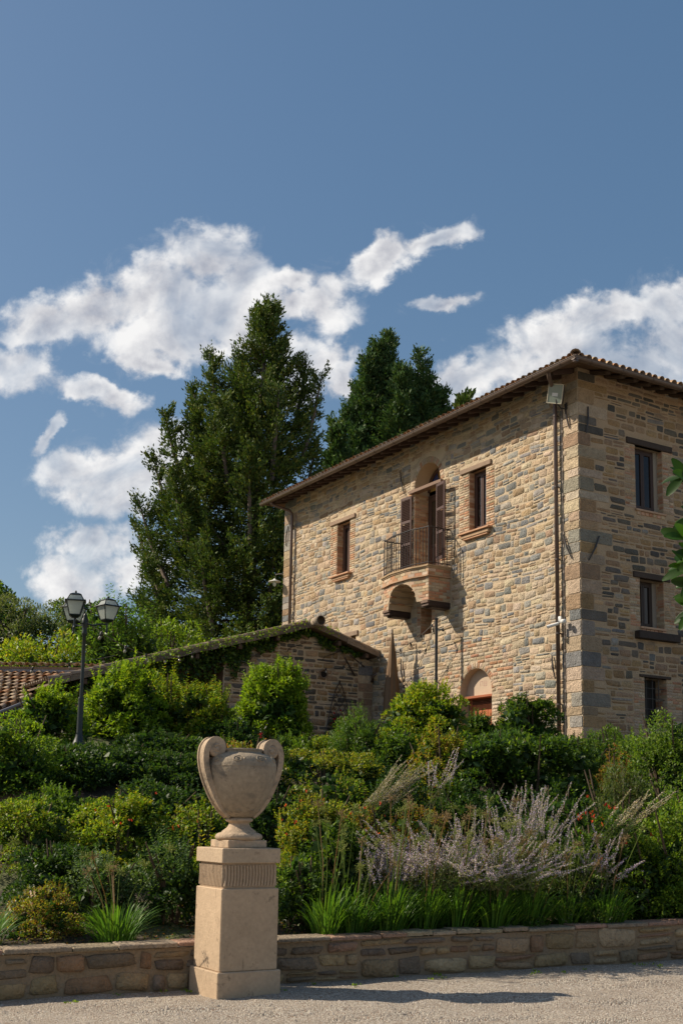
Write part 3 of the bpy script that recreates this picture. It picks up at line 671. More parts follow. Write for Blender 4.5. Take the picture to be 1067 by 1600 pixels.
    def slab(mb, z0, z1, ex, tone):
        top = [fL(A0 - ex + (A1 - A0 + 2 * ex) * u, z1, off(u) + ex) for u in U]; bot = [fL(A0 - ex + (A1 - A0 + 2 * ex) * u, z0, off(u) + ex) for u in U]
        n = len(U); w0 = [fL(A0 - ex, z0, 0), fL(A0 - ex, z1, 0), fL(A1 + ex, z0, 0), fL(A1 + ex, z1, 0)]
        vs = top + bot + w0; fs = [(k, k + 1, n + k + 1, n + k) for k in range(n - 1)]
        fs += [tuple([2 * n + 1] + list(range(n)) + [2 * n + 3]), tuple([2 * n] + list(range(n, 2 * n)) + [2 * n + 2]), (0, n, 2 * n, 2 * n + 1), (n - 1, 2 * n - 1, 2 * n + 2, 2 * n + 3)]
        mb.add(vs, fs, tone)
    b = MB(); slab(b, 8.02, 8.06, .05, (.40, .28, .17)); slab(b, 7.985, 8.02, .025, (.42, .31, .2)); slab(b, 7.80, 7.985, 0, (.46, .33, .22)); slab(b, 7.765, 7.80, .03, (.44, .28, .18))
    bal = b.build('balcony', BRICKM, house)
    # brick body with an arch cut through it, standing on two dark corbel beams
    AC, AR_, SPR = 5.93, .66, 7.20
    def under(a):                                   # height of the underside along the front
        x = (a - AC) / AR_
        if abs(x) < 1: return 7.14 + .56 * math.sqrt(max(0, 1 - x * x)) ** .9
        return 7.14
    NA = 40; aa = [A0 + .03 + (A1 - A0 - .06) * k / NA for k in range(NA + 1)]
    body = MB((.47, .36, .25))
    fo = lambda a: off((a - A0) / (A1 - A0)) - .03
    vs = [fL(a, 7.77, fo(a)) for a in aa] + [fL(a, under(a), fo(a)) for a in aa] + [fL(a, under(a), 0) for a in aa] + [fL(a, 7.77, 0) for a in aa]
    n = NA + 1; fs = [(k, k + 1, n + k + 1, n + k) for k in range(NA)] + [(n + k, n + k + 1, 2 * n + k + 1, 2 * n + k) for k in range(NA)] + [(0, n, 2 * n, 3 * n), (n - 1, 2 * n - 1, 3 * n - 1, 4 * n - 1)]
    body.add(vs, fs); body.build('corbel_body', BRICKM, bal)
    bb = MB()
    for zc in range(8):                             # bricks on the front, the end and the vault
        z = 7.16 + zc * .076; a = A0 + .03 - (zc % 2) * .12
        while a < A1 - .05:
            p, q = max(a, A0 + .03), min(a + .235, A1 - .03)
            if q - p > .04 and z > under((p + q) / 2) + .02 and z > under(p) - .03 and z > under(q) - .03:
                p2, q2 = p + .005, q - .005; T_ = pick(r, [(.7, BRK), (.3, BUFF)])
                bb.add([fL(u_, w_, fo(u_) + e_) for w_ in (z, z + .064) for u_ in (p2, q2) for e_ in (-.02, .006)], [(0, 1, 3, 2), (4, 6, 7, 5), (0, 4, 5, 1), (2, 3, 7, 6), (0, 2, 6, 4), (1, 5, 7, 3)], T_)
            a += .24
        o = -(zc % 2) * .12
        while o < .7:
            p, q = max(o, .01), min(o + .23, fo(A0))
            if q - p > .04: fbox(bb, fL, A0 + .018, A0 + .06, z, z + .060, p, q, .004, pick(r, [(.72, [(.50, .27, .16), (.46, .24, .14)]), (.28, BUFF)]))
            o += .24
    for zc in range(2):                             # two courses in the band under the moulding
        z = 7.81 + zc * .084; a = A0 - (zc % 2) * .12
        while a < A1 - .03:
            p2, q2 = max(a, A0) + .005, min(a + .235, A1) - .005
            if q2 - p2 > .04: bb.add([fL(u_, w_, off((u_ - A0) / (A1 - A0)) + e_) for w_ in (z, z + .074) for u_ in (p2, q2) for e_ in (-.02, .006)], [(0, 1, 3, 2), (4, 6, 7, 5), (0, 4, 5, 1), (2, 3, 7, 6), (0, 2, 6, 4), (1, 5, 7, 3)], pick(r, [(.7, BRK), (.3, BUFF)]))
            a += .24
        for o in (.03, .27, .51): fbox(bb, fL, A0 - .008, A0 + .03, z, z + .07, o - .02 * zc, min(o + .225 - .02 * zc, .72), .004, pick(r, [(.8, BRK), (.2, BUFF)]))
    for k in range(9):
        t = math.pi * (k + .5) / 9
        for j in range(3):
            a = AC + AR_ * math.cos(t) * .985; z = under(a) - .004; o0 = .02 + j * .25 + (k % 2) * .08
            fbox(bb, fL, a - .075, a + .075, z - .006, z + .02, o0, min(o0 + .235, fo(a) - .01), .003, pick(r, [(.5, BRK), (.5, BUFF)]))
    bb.build('brick', BRICKM, bal, kind='stuff')
    for a in (4.84, 6.62):
        s = MB((.045, .028, .022)); fbox(s, fL, a, a + .30, 7.0, 7.135, -.02, .66, .012); fbox(s, fL, a + .01, a + .29, 6.965, 6.998, -.02, .58, .01)
        fbox(s, fL, a - .01, a + .31, 7.07, 7.138, .662, .72, .01, (.16, .10, .07)); fbox(s, fL, a, a + .30, 7.0, 7.066, .662, .69, .01, (.12, .08, .06)); s.build('corbel_beam', WOOD, bal)
    s = MB((.03, .022, .02)); P = lambda u, z: fL(A0 + .04 + (A1 - A0 - .08) * u, z, off(u) - .03)
    for z, rr in ((9.07, .018), (8.14, .013)): s.tube([fL(A0 + .04, z, 0)] + [P(u, z) for u in U] + [fL(A1 - .04, z, 0)], rr, 6)
    rl = s.build('railing', METAL, house)
    path = [fL(A0 + .04, 0, o) for o in (.1, .24, .38, .52)] + [P(u, 0) for u in np.linspace(0, 1, 20)] + [fL(A1 - .04, 0, o) for o in (.6, .45, .3, .15)]
    q = MB((.03, .022, .02)); q.tube([(0, 0, 8.07), (0, 0, 9.07)], .0115, 6); q.shift((0, 0, 0)); me = q.mesh('baluster', METAL)
    for x, y, z in path:
        o = bpy.data.objects.new('baluster', me); o.location = (x, y, -ZB); link(o, rl)
    q = MB((.05, .035, .03)); q.tube([(0, 0, 8.05), (0, 0, 9.10)], .016, 8); me = q.mesh('corner_post', METAL)
    for x, y, z in (P(0, 0), P(1, 0)):
        o = bpy.data.objects.new('corner_post', me); o.location = (x, y, -ZB); link(o, rl)

    # wall anchors (iron tie bars)
    for (fr, a0, z0, a1, z1) in ((fL, 7.13, 11.18, 6.93, 10.50), (fL, .39, 11.12, .25, 10.50), (fL, .50, 8.05, .23, 7.45), (fL, 13.60, 10.98, 13.72, 10.34), (fL, .93, 5.33, .83, 4.80), (fL, 7.02, 5.9, 6.9, 5.25), (fL, 7.35, 6.25, 7.38, 5.6), (fR, .27, 11.0, .21, 10.36), (fR, .55, 8.0, .22, 7.40)):
        s = MB((.035, .028, .025)); s.tube([fr(a0, z0, .04), fr((a0 + a1) / 2, (z0 + z1) / 2, .07), fr(a1, z1, .04)], [.016, .024, .014], 6); s.build('wall_anchor', METAL, house)

    # roof --------------------------------------------------------------
    OV, SL = .74, .30; ZE = 11.73; OE = .22
    X0, X1, Y0, Y1 = -OV, HX + OV, -OV, HL + OE
    rz = lambda x, y: ZE + SL * min(x - X0, X1 - x, y - Y0, Y1 - y + .5) - ZB
    s = MB((.10, .07, .05))                        # boards under the tiles
    half = (X1 - X0) / 2
    P = [(X0, Y0, ZE - ZB - .035), (X1, Y0, ZE - ZB - .035), (X1, Y1, ZE - ZB - .035), (X0, Y1, ZE - ZB - .035), ((X0 + X1) / 2, Y0 + half, ZE - ZB + SL * half - .035), ((X0 + X1) / 2, Y1 - half, ZE - ZB + SL * half - .035)]
    s.add(P, [(0, 1, 4), (1, 2, 5, 4), (2, 3, 5), (3, 0, 4, 5)], (.17, .10, .065)); roof = s.build('roof', TILE, house)
    pass
    # rafters
    q = MB((.07, .045, .035)); q.box(-.70, .25, -.05, .05, -.11, -.002, .012); rm = q.mesh('rafter', WOOD)
    y = .15
    while y < HL:
        o = bpy.data.objects.new('rafter', rm); o.location = (0, y, ZE + SL * OV - .04 - ZB); o.rotation_euler = (0, -math.atan(SL), 0); link(o, roof); y += .44
    q = MB((.075, .05, .035)); q.box(-.085, .085, -.60, .2, -.10, -.002, .03); rm2 = q.mesh('rafter', WOOD)
    x = .45
    while x < HX:
        o = bpy.data.objects.new('rafter', rm2); o.location = (x, 0, ZE + SL * OV - .04 - ZB); o.rotation_euler = (math.atan(SL), 0, 0); link(o, roof); x += .43 + r.uniform(-.02, .02)
    # tiles: two eave rows one by one, the rest as ribs up the slope
    def tile_mesh(tone, rad=.088, L=.40):
        q = MB(tone); n = 7; vs = []
        for (l, rr, dz) in ((0, rad, .012), (L, rad * .8, 0)):
            for t_ in (0, -.014):
                vs += [((rr + t_) * math.cos(math.pi * k / (n - 1)), l, (rr + t_) * math.sin(math.pi * k / (n - 1)) + dz) for k in range(n)]
        f = [(k, k + 1, 2 * n + k + 1, 2 * n + k) for k in range(n - 1)] + [(n + k, n + k + 1, 3 * n + k + 1, 3 * n + k) for k in range(n - 1)] + [(k, k + 1, n + k + 1, n + k) for k in range(n - 1)]
        q.add(vs, f); return q.mesh('roof_tile', TILE, True)
    TM = [tile_mesh(t) for t in ((.42, .22, .11), (.50, .27, .13), (.36, .24, .15), (.44, .33, .22), (.30, .22, .16))]
    global TILE_MESHES; TILE_MESHES = TM
    cnt = 0
    for row in range(2):
        y = Y0 + .12
        while y < Y1 - .05:
            d = -.05 + row * .33
            if not (y - Y0 < d): 
                o = bpy.data.objects.new('roof_tile', TM[r.choice((0, 0, 1, 1, 2, 3))]); o.location = (X0 + d + r.uniform(-.02, .015), y, ZE - ZB + SL * (d + .0) + .01 + r.uniform(0, .012))
                o.rotation_euler = (math.atan(SL) - R(2), 0, -math.pi / 2 + r.uniform(-.05, .05)); o.rotation_euler = (Matrix.Rotation(-math.pi / 2 + r.uniform(-.05, .05), 4, 'Z') @ Matrix.Rotation(math.atan(SL), 4, 'X')).to_euler(); link(o, roof)
            y += .195
        x = X0 + .14
        while x < 7.5:
            d = -.05 + row * .33
            if not (x - X0 < d):
                o = bpy.data.objects.new('roof_tile', TM[r.choice((2, 2, 3, 4, 0))]); o.location = (x, Y0 + d + r.uniform(-.02, .015), ZE - ZB + SL * d + .01 + r.uniform(0, .012))
                o.rotation_euler = (Matrix.Rotation(r.uniform(-.05, .05), 4, 'Z') @ Matrix.Rotation(math.atan(SL), 4, 'X')).to_euler(); link(o, roof)
            x += .205
    q = MB()
    y = Y0 + .12
    while y < Y1 - .05:
        ln = min(half, y - Y0, max(.5, Y1 - y + .5))
        if ln > .7:
            vs = [];
            for dd in (.62, ln):
                vs += [(X0 + dd, y + .085 * math.cos(math.pi * k / 5), ZE - ZB + SL * dd + .085 * math.sin(math.pi * k / 5)) for k in range(6)]
            q.add(vs, [(k, k + 1, 7 + k, 6 + k) for k in range(5)], r.choice([(.40, .23, .13), (.34, .23, .15), (.44, .30, .2)]))
        y += .195
    x = X0 + .14
    while x < X1:
        ln = min(half, x - X0, X1 - x)
        if ln > .7:
            vs = []
            for dd in (.62, ln): vs += [(x + .085 * math.cos(math.pi * k / 5), Y0 + dd, ZE - ZB + SL * dd + .085 * math.sin(math.pi * k / 5)) for k in range(6)]
            q.add(vs, [(k, k + 1, 7 + k, 6 + k) for k in range(5)], r.choice([(.36, .23, .14), (.34, .25, .18)]))
        x += .205
    q.build('upper_tiles', TILE, roof, kind='stuff')
    hm = tile_mesh((.36, .26, .18), .13, .42)
    for k in range(12):
        d = .02 + k * .30; o = bpy.data.objects.new('hip_tile', hm); o.location = (X0 + d, Y0 + d, ZE - ZB + SL * d + .045)
        o.rotation_euler = (Matrix.Rotation(-math.pi / 4, 4, 'Z') @ Matrix.Rotation(math.atan(SL / 1.414), 4, 'X')).to_euler(); link(o, roof)
    # gutters (half round, open on top)
    def gutter(p0, p1, out, nm='gutter'):
        p0, p1, out = Vector(p0), Vector(p1), Vector(out); g = MB((.115, .075, .055)); n = 9; vs = []
        for p in (p0, p1):
            for rr in (.085, .079): vs += [p + out * (rr * math.cos(math.pi * k / (n - 1))) - Vector((0, 0, 1)) * (rr * math.sin(math.pi * k / (n - 1))) for k in range(n)]
        g.add(vs, [(k, k + 1, 2 * n + k + 1, 2 * n + k) for k in range(n - 1)] + [(n + k, n + k + 1, 3 * n + k + 1, 3 * n + k) for k in range(n - 1)] + [(n - 1, 3 * n - 1, 4 * n - 1, 2 * n - 1), (0, n, 3 * n, 2 * n)] + [tuple(range(n)), tuple(range(2 * n, 3 * n))])
        g.tube([p0 + out * .088 + Vector((0, 0, .004)), p1 + out * .088 + Vector((0, 0, .004))], .009, 6)
        go = g.build(nm, COPPER, roof)
        L = (p1 - p0).length; nn = int(L / .95); dv = (p1 - p0).normalized()
        for k in range(nn):
            c = p0 + dv * (.5 + k * .95); bk = MB((.10, .065, .05)); vs = []
            for dd in (-.014, .014): vs += [c + dv * dd + out * (.094 * math.cos(t)) - Vector((0, 0, 1)) * (.094 * math.sin(t)) for t in np.linspace(0, math.pi, 7)]
            bk.add(vs, [(i, i + 1, 8 + i, 7 + i) for i in range(6)]); bk.build('bracket', COPPER, go)
    zg = 11.705 - ZB
    gutter((-OV - .03, -OV - .10, zg), (-OV - .03, HL + .20, zg), (-1, 0, 0)); gutter((-OV - .10, -OV - .03, zg + .002), (HX + .3, -OV - .03, zg + .002), (0, -1, 0))
    s = MB((.10, .065, .05)); s.lathe([(.0, -.13), (.06, -.12), (.07, 0), (.068, .02)], 8, (-OV - .03, -OV - .03, zg)); s.build('gutter_corner', COPPER, roof)
    for a, zb, ga in ((.65, 3.2, .12), (13.23, 3.2, 13.45)):
        s = MB((.10, .062, .047)); s.tube([fL(ga, 11.66, OV + .02), fL(ga, 11.58, OV + .02), fL(ga + (a - ga) * .12, 11.53, OV - .06), fL(ga + (a - ga) * .85, 11.40, .20), fL(a, 11.30, .115), fL(a, 11.2, .105), fL(a, zb, .105)], .048, 10)
        dp = s.build('downpipe', COPPER, house, True)
        for z in (10.9, 9.2, 7.5, 5.8, 4.2):
            s = MB((.09, .06, .045)); s.lathe([(.055, -.02), (.058, -.02), (.058, .02), (.055, .02)], 10, fL(a, z, .105)); s.box(*(lambda c: (c[0] , c[0] + .09, c[1] - .012, c[1] + .012, c[2] - .012, c[2] + .012))(fL(a, z, .06)), 0); s.build('pipe_clip', COPPER, dp)
        s = MB((.14, .11, .09)); s.tube([fL(a - .13 + .008 * math.sin(z * 5), z, .022) for z in np.linspace(11.25, zb, 30)], .011, 5); cb = s.build('cable', METAL, dp)
        for k in range(24):
            z = 11.1 - k * .3; s = MB((.30, .25, .21)); s.box(*(lambda c: (c[0] - .01, c[0] + .02, c[1] - .016, c[1] + .016, c[2] - .03, c[2] + .03))(fL(a - .13, z, .022)), 0); s.build('cable_clip', METAL, dp)
BROWNPANE = pane_mat('brown_reflection_glass', (.06, .045, .03, 1), .12, .5)  # dull brown reflection put into the base colour of the door glass
GLAZE = mat('coloured_glass', rough=.12, n1=(3, .1), n2=(20, .05), bump=0, spec=.7)
build_house()

def on_house(a, z, o, face='L'):
    p = HM @ Vector((fL if face == 'L' else fR)(a, z, o)); return p
def small_things():
    # floodlight near the corner
    t = empty('floodlight', on_house(.36, 11.05, .0), 'rectangular glass-fronted floodlight bolted high beside the corner downpipe', 'floodlight', rz=YAW)
    b = MB((.06, .05, .045)); Mx = Matrix.Translation((-.40, -.05, .22)) @ Matrix.Rotation(R(-62), 4, 'Z') @ Matrix.Rotation(R(14), 4, 'Y') @ Matrix.Rotation(R(14), 4, 'X')
    b.box(-.18, .18, -.0, .12, -.22, .22, .03, None, Mx); b.build('housing', METAL, t)
    b = MB((.55, .50, .38)); 
    for q in ((-.185, -.165, -.225, .225), (.165, .185, -.225, .225), (-.165, .165, .205, .225), (-.165, .165, -.225, -.205)): b.box(q[0], q[1], -.02, .0, q[2], q[3], .004, None, Mx)
    b.build('bezel', PLAIN, t)
    b = MB((.20, .24, .20)); b.box(-.164, .164, -.012, -.006, -.204, .204, 0, None, Mx); b.build('lens', GLAZE, t)
    b = MB((.6, .6, .58)); b.box(-.07, .07, -.018, -.013, -.06, .02, .002, None, Mx); b.build('reflector', GLAZE, t)
    b = MB((.04, .035, .03)); b.tube([(.0, .0, -.05), (-.2, -.02, -.08), (-.36, -.04, .0), (-.38, -.04, .2)], .018, 6); b.tube([(0, 0, -.05), (-.02, .0, .1)], .03, 6); b.build('bracket', METAL, t)
    # security camera
    t = empty('security_camera', on_house(.42, 6.03, 0), 'small white security camera on the corner downpipe at mid height', 'camera', rz=YAW)
    b = MB((.72, .71, .68)); b.box(-.20, -.16, .02, .12, -.02, .13, .01); b.lathe([(0, .05), (.05, .04), (.07, 0), (.05, -.05), (0, -.06)], 12, (-.19, -.06, .0)); b.build('mount', PLAIN, t, True)
    b = MB((.75, .74, .71)); b.tube([(-.16, .13, -.02), (-.36, .30, -.10)], [.034, .04], 12); b.build('camera_body', PLAIN, t)
    b = MB((.02, .02, .02)); b.tube([(-.358, .298, -.099), (-.366, .305, -.102)], .028, 12); b.build('lens', PANE, t)
    # wall lamp at the far end
    t = empty('wall_lamp', (-2.50, 37.30, 9.40), 'white enamel dish lamp on a bracket at the far left end of the tall house', 'lamp')
    b = MB((.35, .33, .3)); b.tube([(.05, 0, .03), (-.06, -.02, .05), (-.2, -.05, .02), (-.24, -.06, -.14)], .014, 6); b.build('bracket', METAL, t)
    b = MB((.75, .74, .68)); b.lathe([(.02, -.12), (.05, -.16), (.20, -.22), (.205, -.235), (.05, -.20), (0, -.19)], 20, (-.24, -.06, 0)); b.build('dish', PLAIN, t, True)
    b = MB((.8, .78, .7)); b.lathe([(.03, -.19), (.06, -.28), (.045, -.36), (0, -.39)], 12, (-.24, -.06, 0)); b.build('bulb', FROST, t, True)
    # iron pole under the balcony and the closed parasol
    p = on_house(4.75, 3.2, .5); t = empty('iron_pole', p, 'dark square pole standing against the facade under the balcony with string light wires', 'pole')
    b = MB((.03, .027, .025)); b.box(-.035, .035, -.035, .035, -.3, 3.43, .006); b.build('post', METAL, t)
    b = MB((.03, .027, .025)); b.box(-.045, .045, -.045, .045, 3.43, 3.47, .004); b.build('cap', METAL, t); b = MB((.03, .027, .025)); b.tube([(0, 0, 3.2), (.16, -.03, 3.16)], .012, 5); b.lathe([(0, .03), (.035, .02), (.03, -.03), (0, -.035)], 8, (.17, -.03, 3.16)); b.build('cable_hook', METAL, t)
    p = on_house(6.75, 3.3, .5); t = empty('closed_parasol', p, 'closed sand brown garden parasol standing by the facade between annex and pole', 'parasol')
    b = MB((.06, .045, .03)); b.tube([(0, 0, -.3), (0, 0, 3.33)], .022, 8); b.tube([(0, 0, 3.2), (.0, 0, 3.35), (.09, .0, 3.38)], .009, 5); b.build('pole', METAL, t)
    b = MB((.26, .17, .105)); n = 24; pr = [(.19, .9), (.21, 1.1), (.17, 1.7), (.12, 2.2), (.075, 2.7), (.04, 3.05), (.015, 3.28)]
    vs = [(rr * (1 + .28 * math.cos(8 * 2 * math.pi * k / n + z)) * math.cos(2 * math.pi * k / n), rr * (1 + .28 * math.cos(8 * 2 * math.pi * k / n + z)) * math.sin(2 * math.pi * k / n), z) for rr, z in pr for k in range(n)]
    b.add(vs, [(i * n + k, i * n + (k + 1) % n, (i + 1) * n + (k + 1) % n, (i + 1) * n + k) for i in range(len(pr) - 1) for k in range(n)]); b.build('canopy', FLOWER, t, True)
small_things()

# ================================================================== the low annex with a gable
AS = 8.465                                            # its gable stands across the long facade, 8.5 m from the corner
def build_annex():
    r = random.Random(23)
    AZ = 3.0
    o = Vector((K0[0], K0[1], 0)) + Matrix.Rotation(YAW, 3, 'Z') @ Vector((0, AS, 0))
    an = empty('stone_annex', (o.x, o.y, AZ), 'low gabled stone annex with ivy along its roof edge, built against the tall house', 'annex', rz=YAW)
    AM = Matrix.Translation((o.x, o.y, AZ)) @ Matrix.Rotation(YAW, 4, 'Z')
    fA = lambda a, z, q: (a, -q, z - AZ)              # a runs to the house (a = 0), gable faces -y
    rt, rzp, sl = -2.19, 6.62, .297
    top = lambda a: rzp - sl * abs(a - rt)
    w = MB(MORT); n = 14
    def gable(mb, a0, a1, dep, tone, zb=2.4):
        A = sorted({a0, a1, *( [rt] if a0 < rt < a1 else [])}); 
        for i in range(len(A) - 1):
            mb.add([fA(A[i], zb, -dep), fA(A[i + 1], zb, -dep), fA(A[i + 1], top(A[i + 1]), -dep), fA(A[i], top(A[i]), -dep)], [(0, 1, 2, 3)], tone)
    gable(w, -4.62, -.01, 0, MORT)
    # the doorway low in the gable, half hidden by the garden
    w.build('wall', MORTAR, an)
    b = MB((.25, .15, .10)); gable(b, -8.9, -4.62, 1.6, (.25, .15, .10)); b.add([fA(-4.62, 2.4, 0), fA(-4.62, 2.4, -1.6), fA(-4.62, top(-4.62), -1.6), fA(-4.62, top(-4.62), 0)], [(0, 1, 2, 3)])
    b.add([fA(-8.9, 2.4, -1.6), fA(-8.9, 2.4, -9), fA(-8.9, top(-8.9), -9), fA(-8.9, top(-8.9), -1.6)], [(0, 1, 2, 3)]); b.add([fA(-8.9, 2.4, -9), fA(0, 2.4, -9), fA(0, top(0), -9), fA(rt, rzp, -9), fA(-8.9, top(-8.9), -9)], [(0, 1, 2, 3, 4)])
    b.build('porch_wall', BRICKM, an)
    d = MB((.02, .016, .013)); fbox(d, fA, -2.75, -2.02, 2.6, 3.85, .0, .03, .004); d.build('doorway', PAINTW, an)  # near-black slab on the wall, the opening's shade painted as its colour
    St = []
    blocks = [(-2.78, -1.99, 2.4, 3.9), (-.5, .1, 2.4, 5.95)]
    z = 2.6; k = 0
    while z < 5.9:
        h = min(r.uniform(.16, .3), 5.93 - z); wl = .46 if k % 2 else .3
        if h > .04: St.append((Stone(-.02 - wl / 2, z + h / 2, wl, h - .016, pick(r, [(.4, BUFF), (.25, GREY), (.35, BROWN)]), .014, 'q'), fA)); blocks.append((-.02 - wl - .01, .1, z, z + h))
        z += h; k += 1
    blocks = [b for b in blocks if b != (-.5, .1, 2.4, 5.95)]
    for s in pack(r, -4.6, -.02, 2.6, 6.6, blocks, (.10, .22), (.16, .52), MIXR, gap=.028, prot=(.01, .028), split=.2, top=lambda a: top(a) - .06): St.append((s, fA))
    # round window hole and roughly laid brick in the porch
    place_stones(St, AM, an, r, 260)
    St = []
    for s in pack(r, -8.85, -4.65, 3.2, 6.2, [], (.062, .07), (.2, .27), [(1, [(.33, .19, .12), (.30, .16, .10), (.37, .24, .16)])], gap=.012, prot=(.006, .01), split=0, kind='b', top=lambda a: top(a) - .05): St.append(s)
    q = MB(); [stone_geo(q, s, lambda a, z, o_: fA(a, z, o_ - 1.6), r) for s in St]; q.build('brickwork', BRICKM, an, kind='stuff')
    rw = MB((.10, .08, .06)); c = (-1.62, 5.52)
    for k in range(14):
        t0 = 2 * math.pi * k / 14; rw.tube([fA(c[0] + .12 * math.cos(t0 + d_), c[1] + .12 * math.sin(t0 + d_), .035) for d_ in (0, .22, .42)], .025, 5, (.24, .17, .12))
    rw.add([fA(c[0] + .11 * math.cos(2 * math.pi * k / 12), c[1] + .11 * math.sin(2 * math.pi * k / 12), .03) for k in range(12)], [tuple(range(12))], (.02, .017, .015)); rw.build('round_vent', BRICKM, an)
    # lean posts of the porch and a pale shutter leaning inside
    for a in (-8.5, -6.9):
        b = MB((.20, .12, .08)); fbox(b, fA, a, a + .32, 2.5, top(a) - .1, -.3, -.02, .01); b.build('porch_pillar', BRICKM, an)
    b = MB((.30, .31, .33)); fbox(b, fA, -6.05, -4.95, 3.0, 4.72, -1.5, -1.44, .01); b.build('porch_door', PAINTW, an)
    # roof: two slopes of boards, joists, tiles along the verge
    ov = .38; rb = MB((.16, .10, .07)); rise = .20
    for a0, a1 in ((-9.3, rt), (rt, -.02)):
        P = []
        for dz in (0, .05):
            for a, q in ((a0, ov), (a1, ov), (a1, -9.2), (a0, -9.2)): P.append(fA(a, top(a) + rise - .10 + dz, q))
        rb.add(P, [(0, 1, 2, 3), (4, 5, 6, 7), (0, 1, 5, 4), (0, 3, 7, 4), (1, 2, 6, 5)], (.17, .115, .08))
    rf = rb.build('roof', WOOD, an)
    b = MB((.20, .15, .11))
    for a0, a1 in ((-9.3, rt), (rt, -.02)):
        nn = int((a1 - a0) / .5)
        for k in range(nn):
            p, q = a0 + (a1 - a0) * k / nn, a0 + (a1 - a0) * (k + 1) / nn; P = []
            dz = r.uniform(-.012, .012); oo = ov + .005 + r.uniform(0, .02)
            for aa_, dd in ((p + .006, -.11), (q - .006, -.11), (q - .006, .03), (p + .006, .03)): P += [fA(aa_, top(aa_) + rise + dd + dz, oo), fA(aa_, top(aa_) + rise + dd + dz, oo - .06)]
            v = MB(); v.add(P, [(0, 2, 4, 6), (1, 3, 5, 7), (0, 1, 3, 2), (2, 3, 5, 4), (4, 5, 7, 6), (6, 7, 1, 0)], r.choice([(.22, .17, .125), (.26, .20, .15), (.18, .14, .11)])); v.build('verge_stone', STONE, rf)
    a = -.10
    for side, a0, a1 in ((0, -9.3, rt), (1, rt, -.04)):
        k = 0; L = abs(a1 - a0); nn = int(L / .27)
        for row in range(2):
            for k in range(nn):
                d = L * k / nn; aa_ = (a0 + d) if side == 0 else (a1 - d)
                o_ = bpy.data.objects.new('roof_tile', TILE_MESHES[r.choice((3, 4, 2, 4))]); z = top(aa_) + rise + .035
                o_.location = Vector(fA(aa_, z, ov - .10 - row * .19)); sg = -1 if side == 0 else 1
                o_.rotation_euler = (Matrix.Rotation(sg * math.pi / 2, 4, 'Z') @ Matrix.Rotation(math.atan(sl), 4, 'X')).to_euler(); link(o_, rf)
    b = MB()                                           # the rows behind as ribs up the slope
    for side, a0, a1 in ((0, -9.3, rt), (1, -.04, rt)):
        for k in range(44):
            q = ov - .50 - k * .195
            P = [fA(a, top(a) + rise + .03 + .08 * math.sin(math.pi * j / 5), q + .085 * math.cos(math.pi * j / 5)) for a in (a0, a1) for j in range(6)]
            b.add(P, [(j, j + 1, 7 + j, 6 + j) for j in range(5)], (.36, .28, .2))
    b.build('upper_tiles', TILE, rf, kind='stuff')
    for k in range(4):
        b = MB((.33, .26, .19)); b.lathe([(.10, 0), (.12, .0), (.14, -.42), (.12, -.42)], 12); me = b.mesh('ridge_tile', TILE, True)
        o_ = bpy.data.objects.new('ridge_tile', me); o_.location = Vector(fA(rt, rzp + rise + .02, ov + .02 - k * .38)); o_.rotation_euler = (R(-90), 0, 0); link(o_, rf)
    for a in (-.4, -1.3, -3.2, -4.3, -5.5, -7.0, -8.4):  # joist ends
        b = MB((.10, .065, .045)); fbox(b, fA, a - .05, a + .05, top(a) - .06, top(a) + .07, -.1, ov - .05, .01); b.build('joist', WOOD, rf)
    b = MB((.07, .05, .04)); b.tube([fA(-.30, 5.82, .02), fA(-1.0, 6.05, ov)], .02, 5); b.tube([fA(-.62, 5.55, .03), fA(-1.12, 5.98, .30)], .028, 6); b.build('brace', METAL, an)
    g = MB((.10, .07, .055)); g.tube([fA(.10, 6.08, ov + .05), fA(.10, 6.07, -.6)], .06, 10); g.build('gutter', COPPER, an)
    g = MB((.12, .08, .06)); g.tube([fA(.09, 6.03, ov - .1), fA(.09, 5.86, ov - .1), fA(.06, 5.72, ov - .25), fA(.0, 5.63, .16), fA(-.07, 5.58, .09), fA(-.07, 5.4, .06)], .05, 10); g.build('downpipe', COPPER, an, True)
    return an, AM, fA, top
annex, AM, fA, atop = build_annex()

def trellis():
    p = AM @ Vector(fA(-1.12, 3.9, .06)); t = empty('wall_trellis', p, 'pointed dark wire trellis with red flowers on the annex wall', 'trellis', rz=YAW)
    b = MB((.05, .035, .03)); H = 1.4
    def edge(s, z): return s * .42 * (max(0, 1 - (z / H)) ** .62)
    for s in (-1, 1): b.tube([(edge(s, z), 0, z) for z in np.linspace(-.7, H, 26)], .014, 5)
    b.lathe([(0, .05), (.035, 0), (0, -.05)], 8, (0, 0, H + .03)); b.build('frame', METAL, t)
    l = MB((.05, .035, .03))
    for k in range(-6, 9):
        for s in (-1, 1):
            pts = []
            for z in np.linspace(-.7, H, 60):
                x = s * (z - k * .24) * .75
                if abs(x) <= abs(edge(1, z)) : pts.append((x, .004 * s, z))
            if len(pts) > 2: l.tube([pts[0], pts[-1]], .008, 4)
    l.build('lattice', METAL, t)
    n = 60; P = np.stack([rng.uniform(-.32, .32, n), rng.uniform(-.12, -.02, n), rng.normal(.35, .12, n)], 1)
    np_obj('flower', *leafq(P, rng.normal(0, 1, (n, 3)), rng.normal(0, 1, (n, 3)), .07, .06), np.repeat(np.array([[.42, .01, .02]]), n, 0), FLOWER, t)
    n = 260; P = np.stack([rng.uniform(-.34, .34, n), rng.uniform(-.1, 0, n), rng.uniform(-.6, .45, n)], 1)
    np_obj('foliage', *leafq(P, rng.normal(0, 1, (n, 3)), rng.normal(0, 1, (n, 3)), .08, .05), np.repeat(np.array([[.05, .09, .02]]), n, 0), LEAF, t)

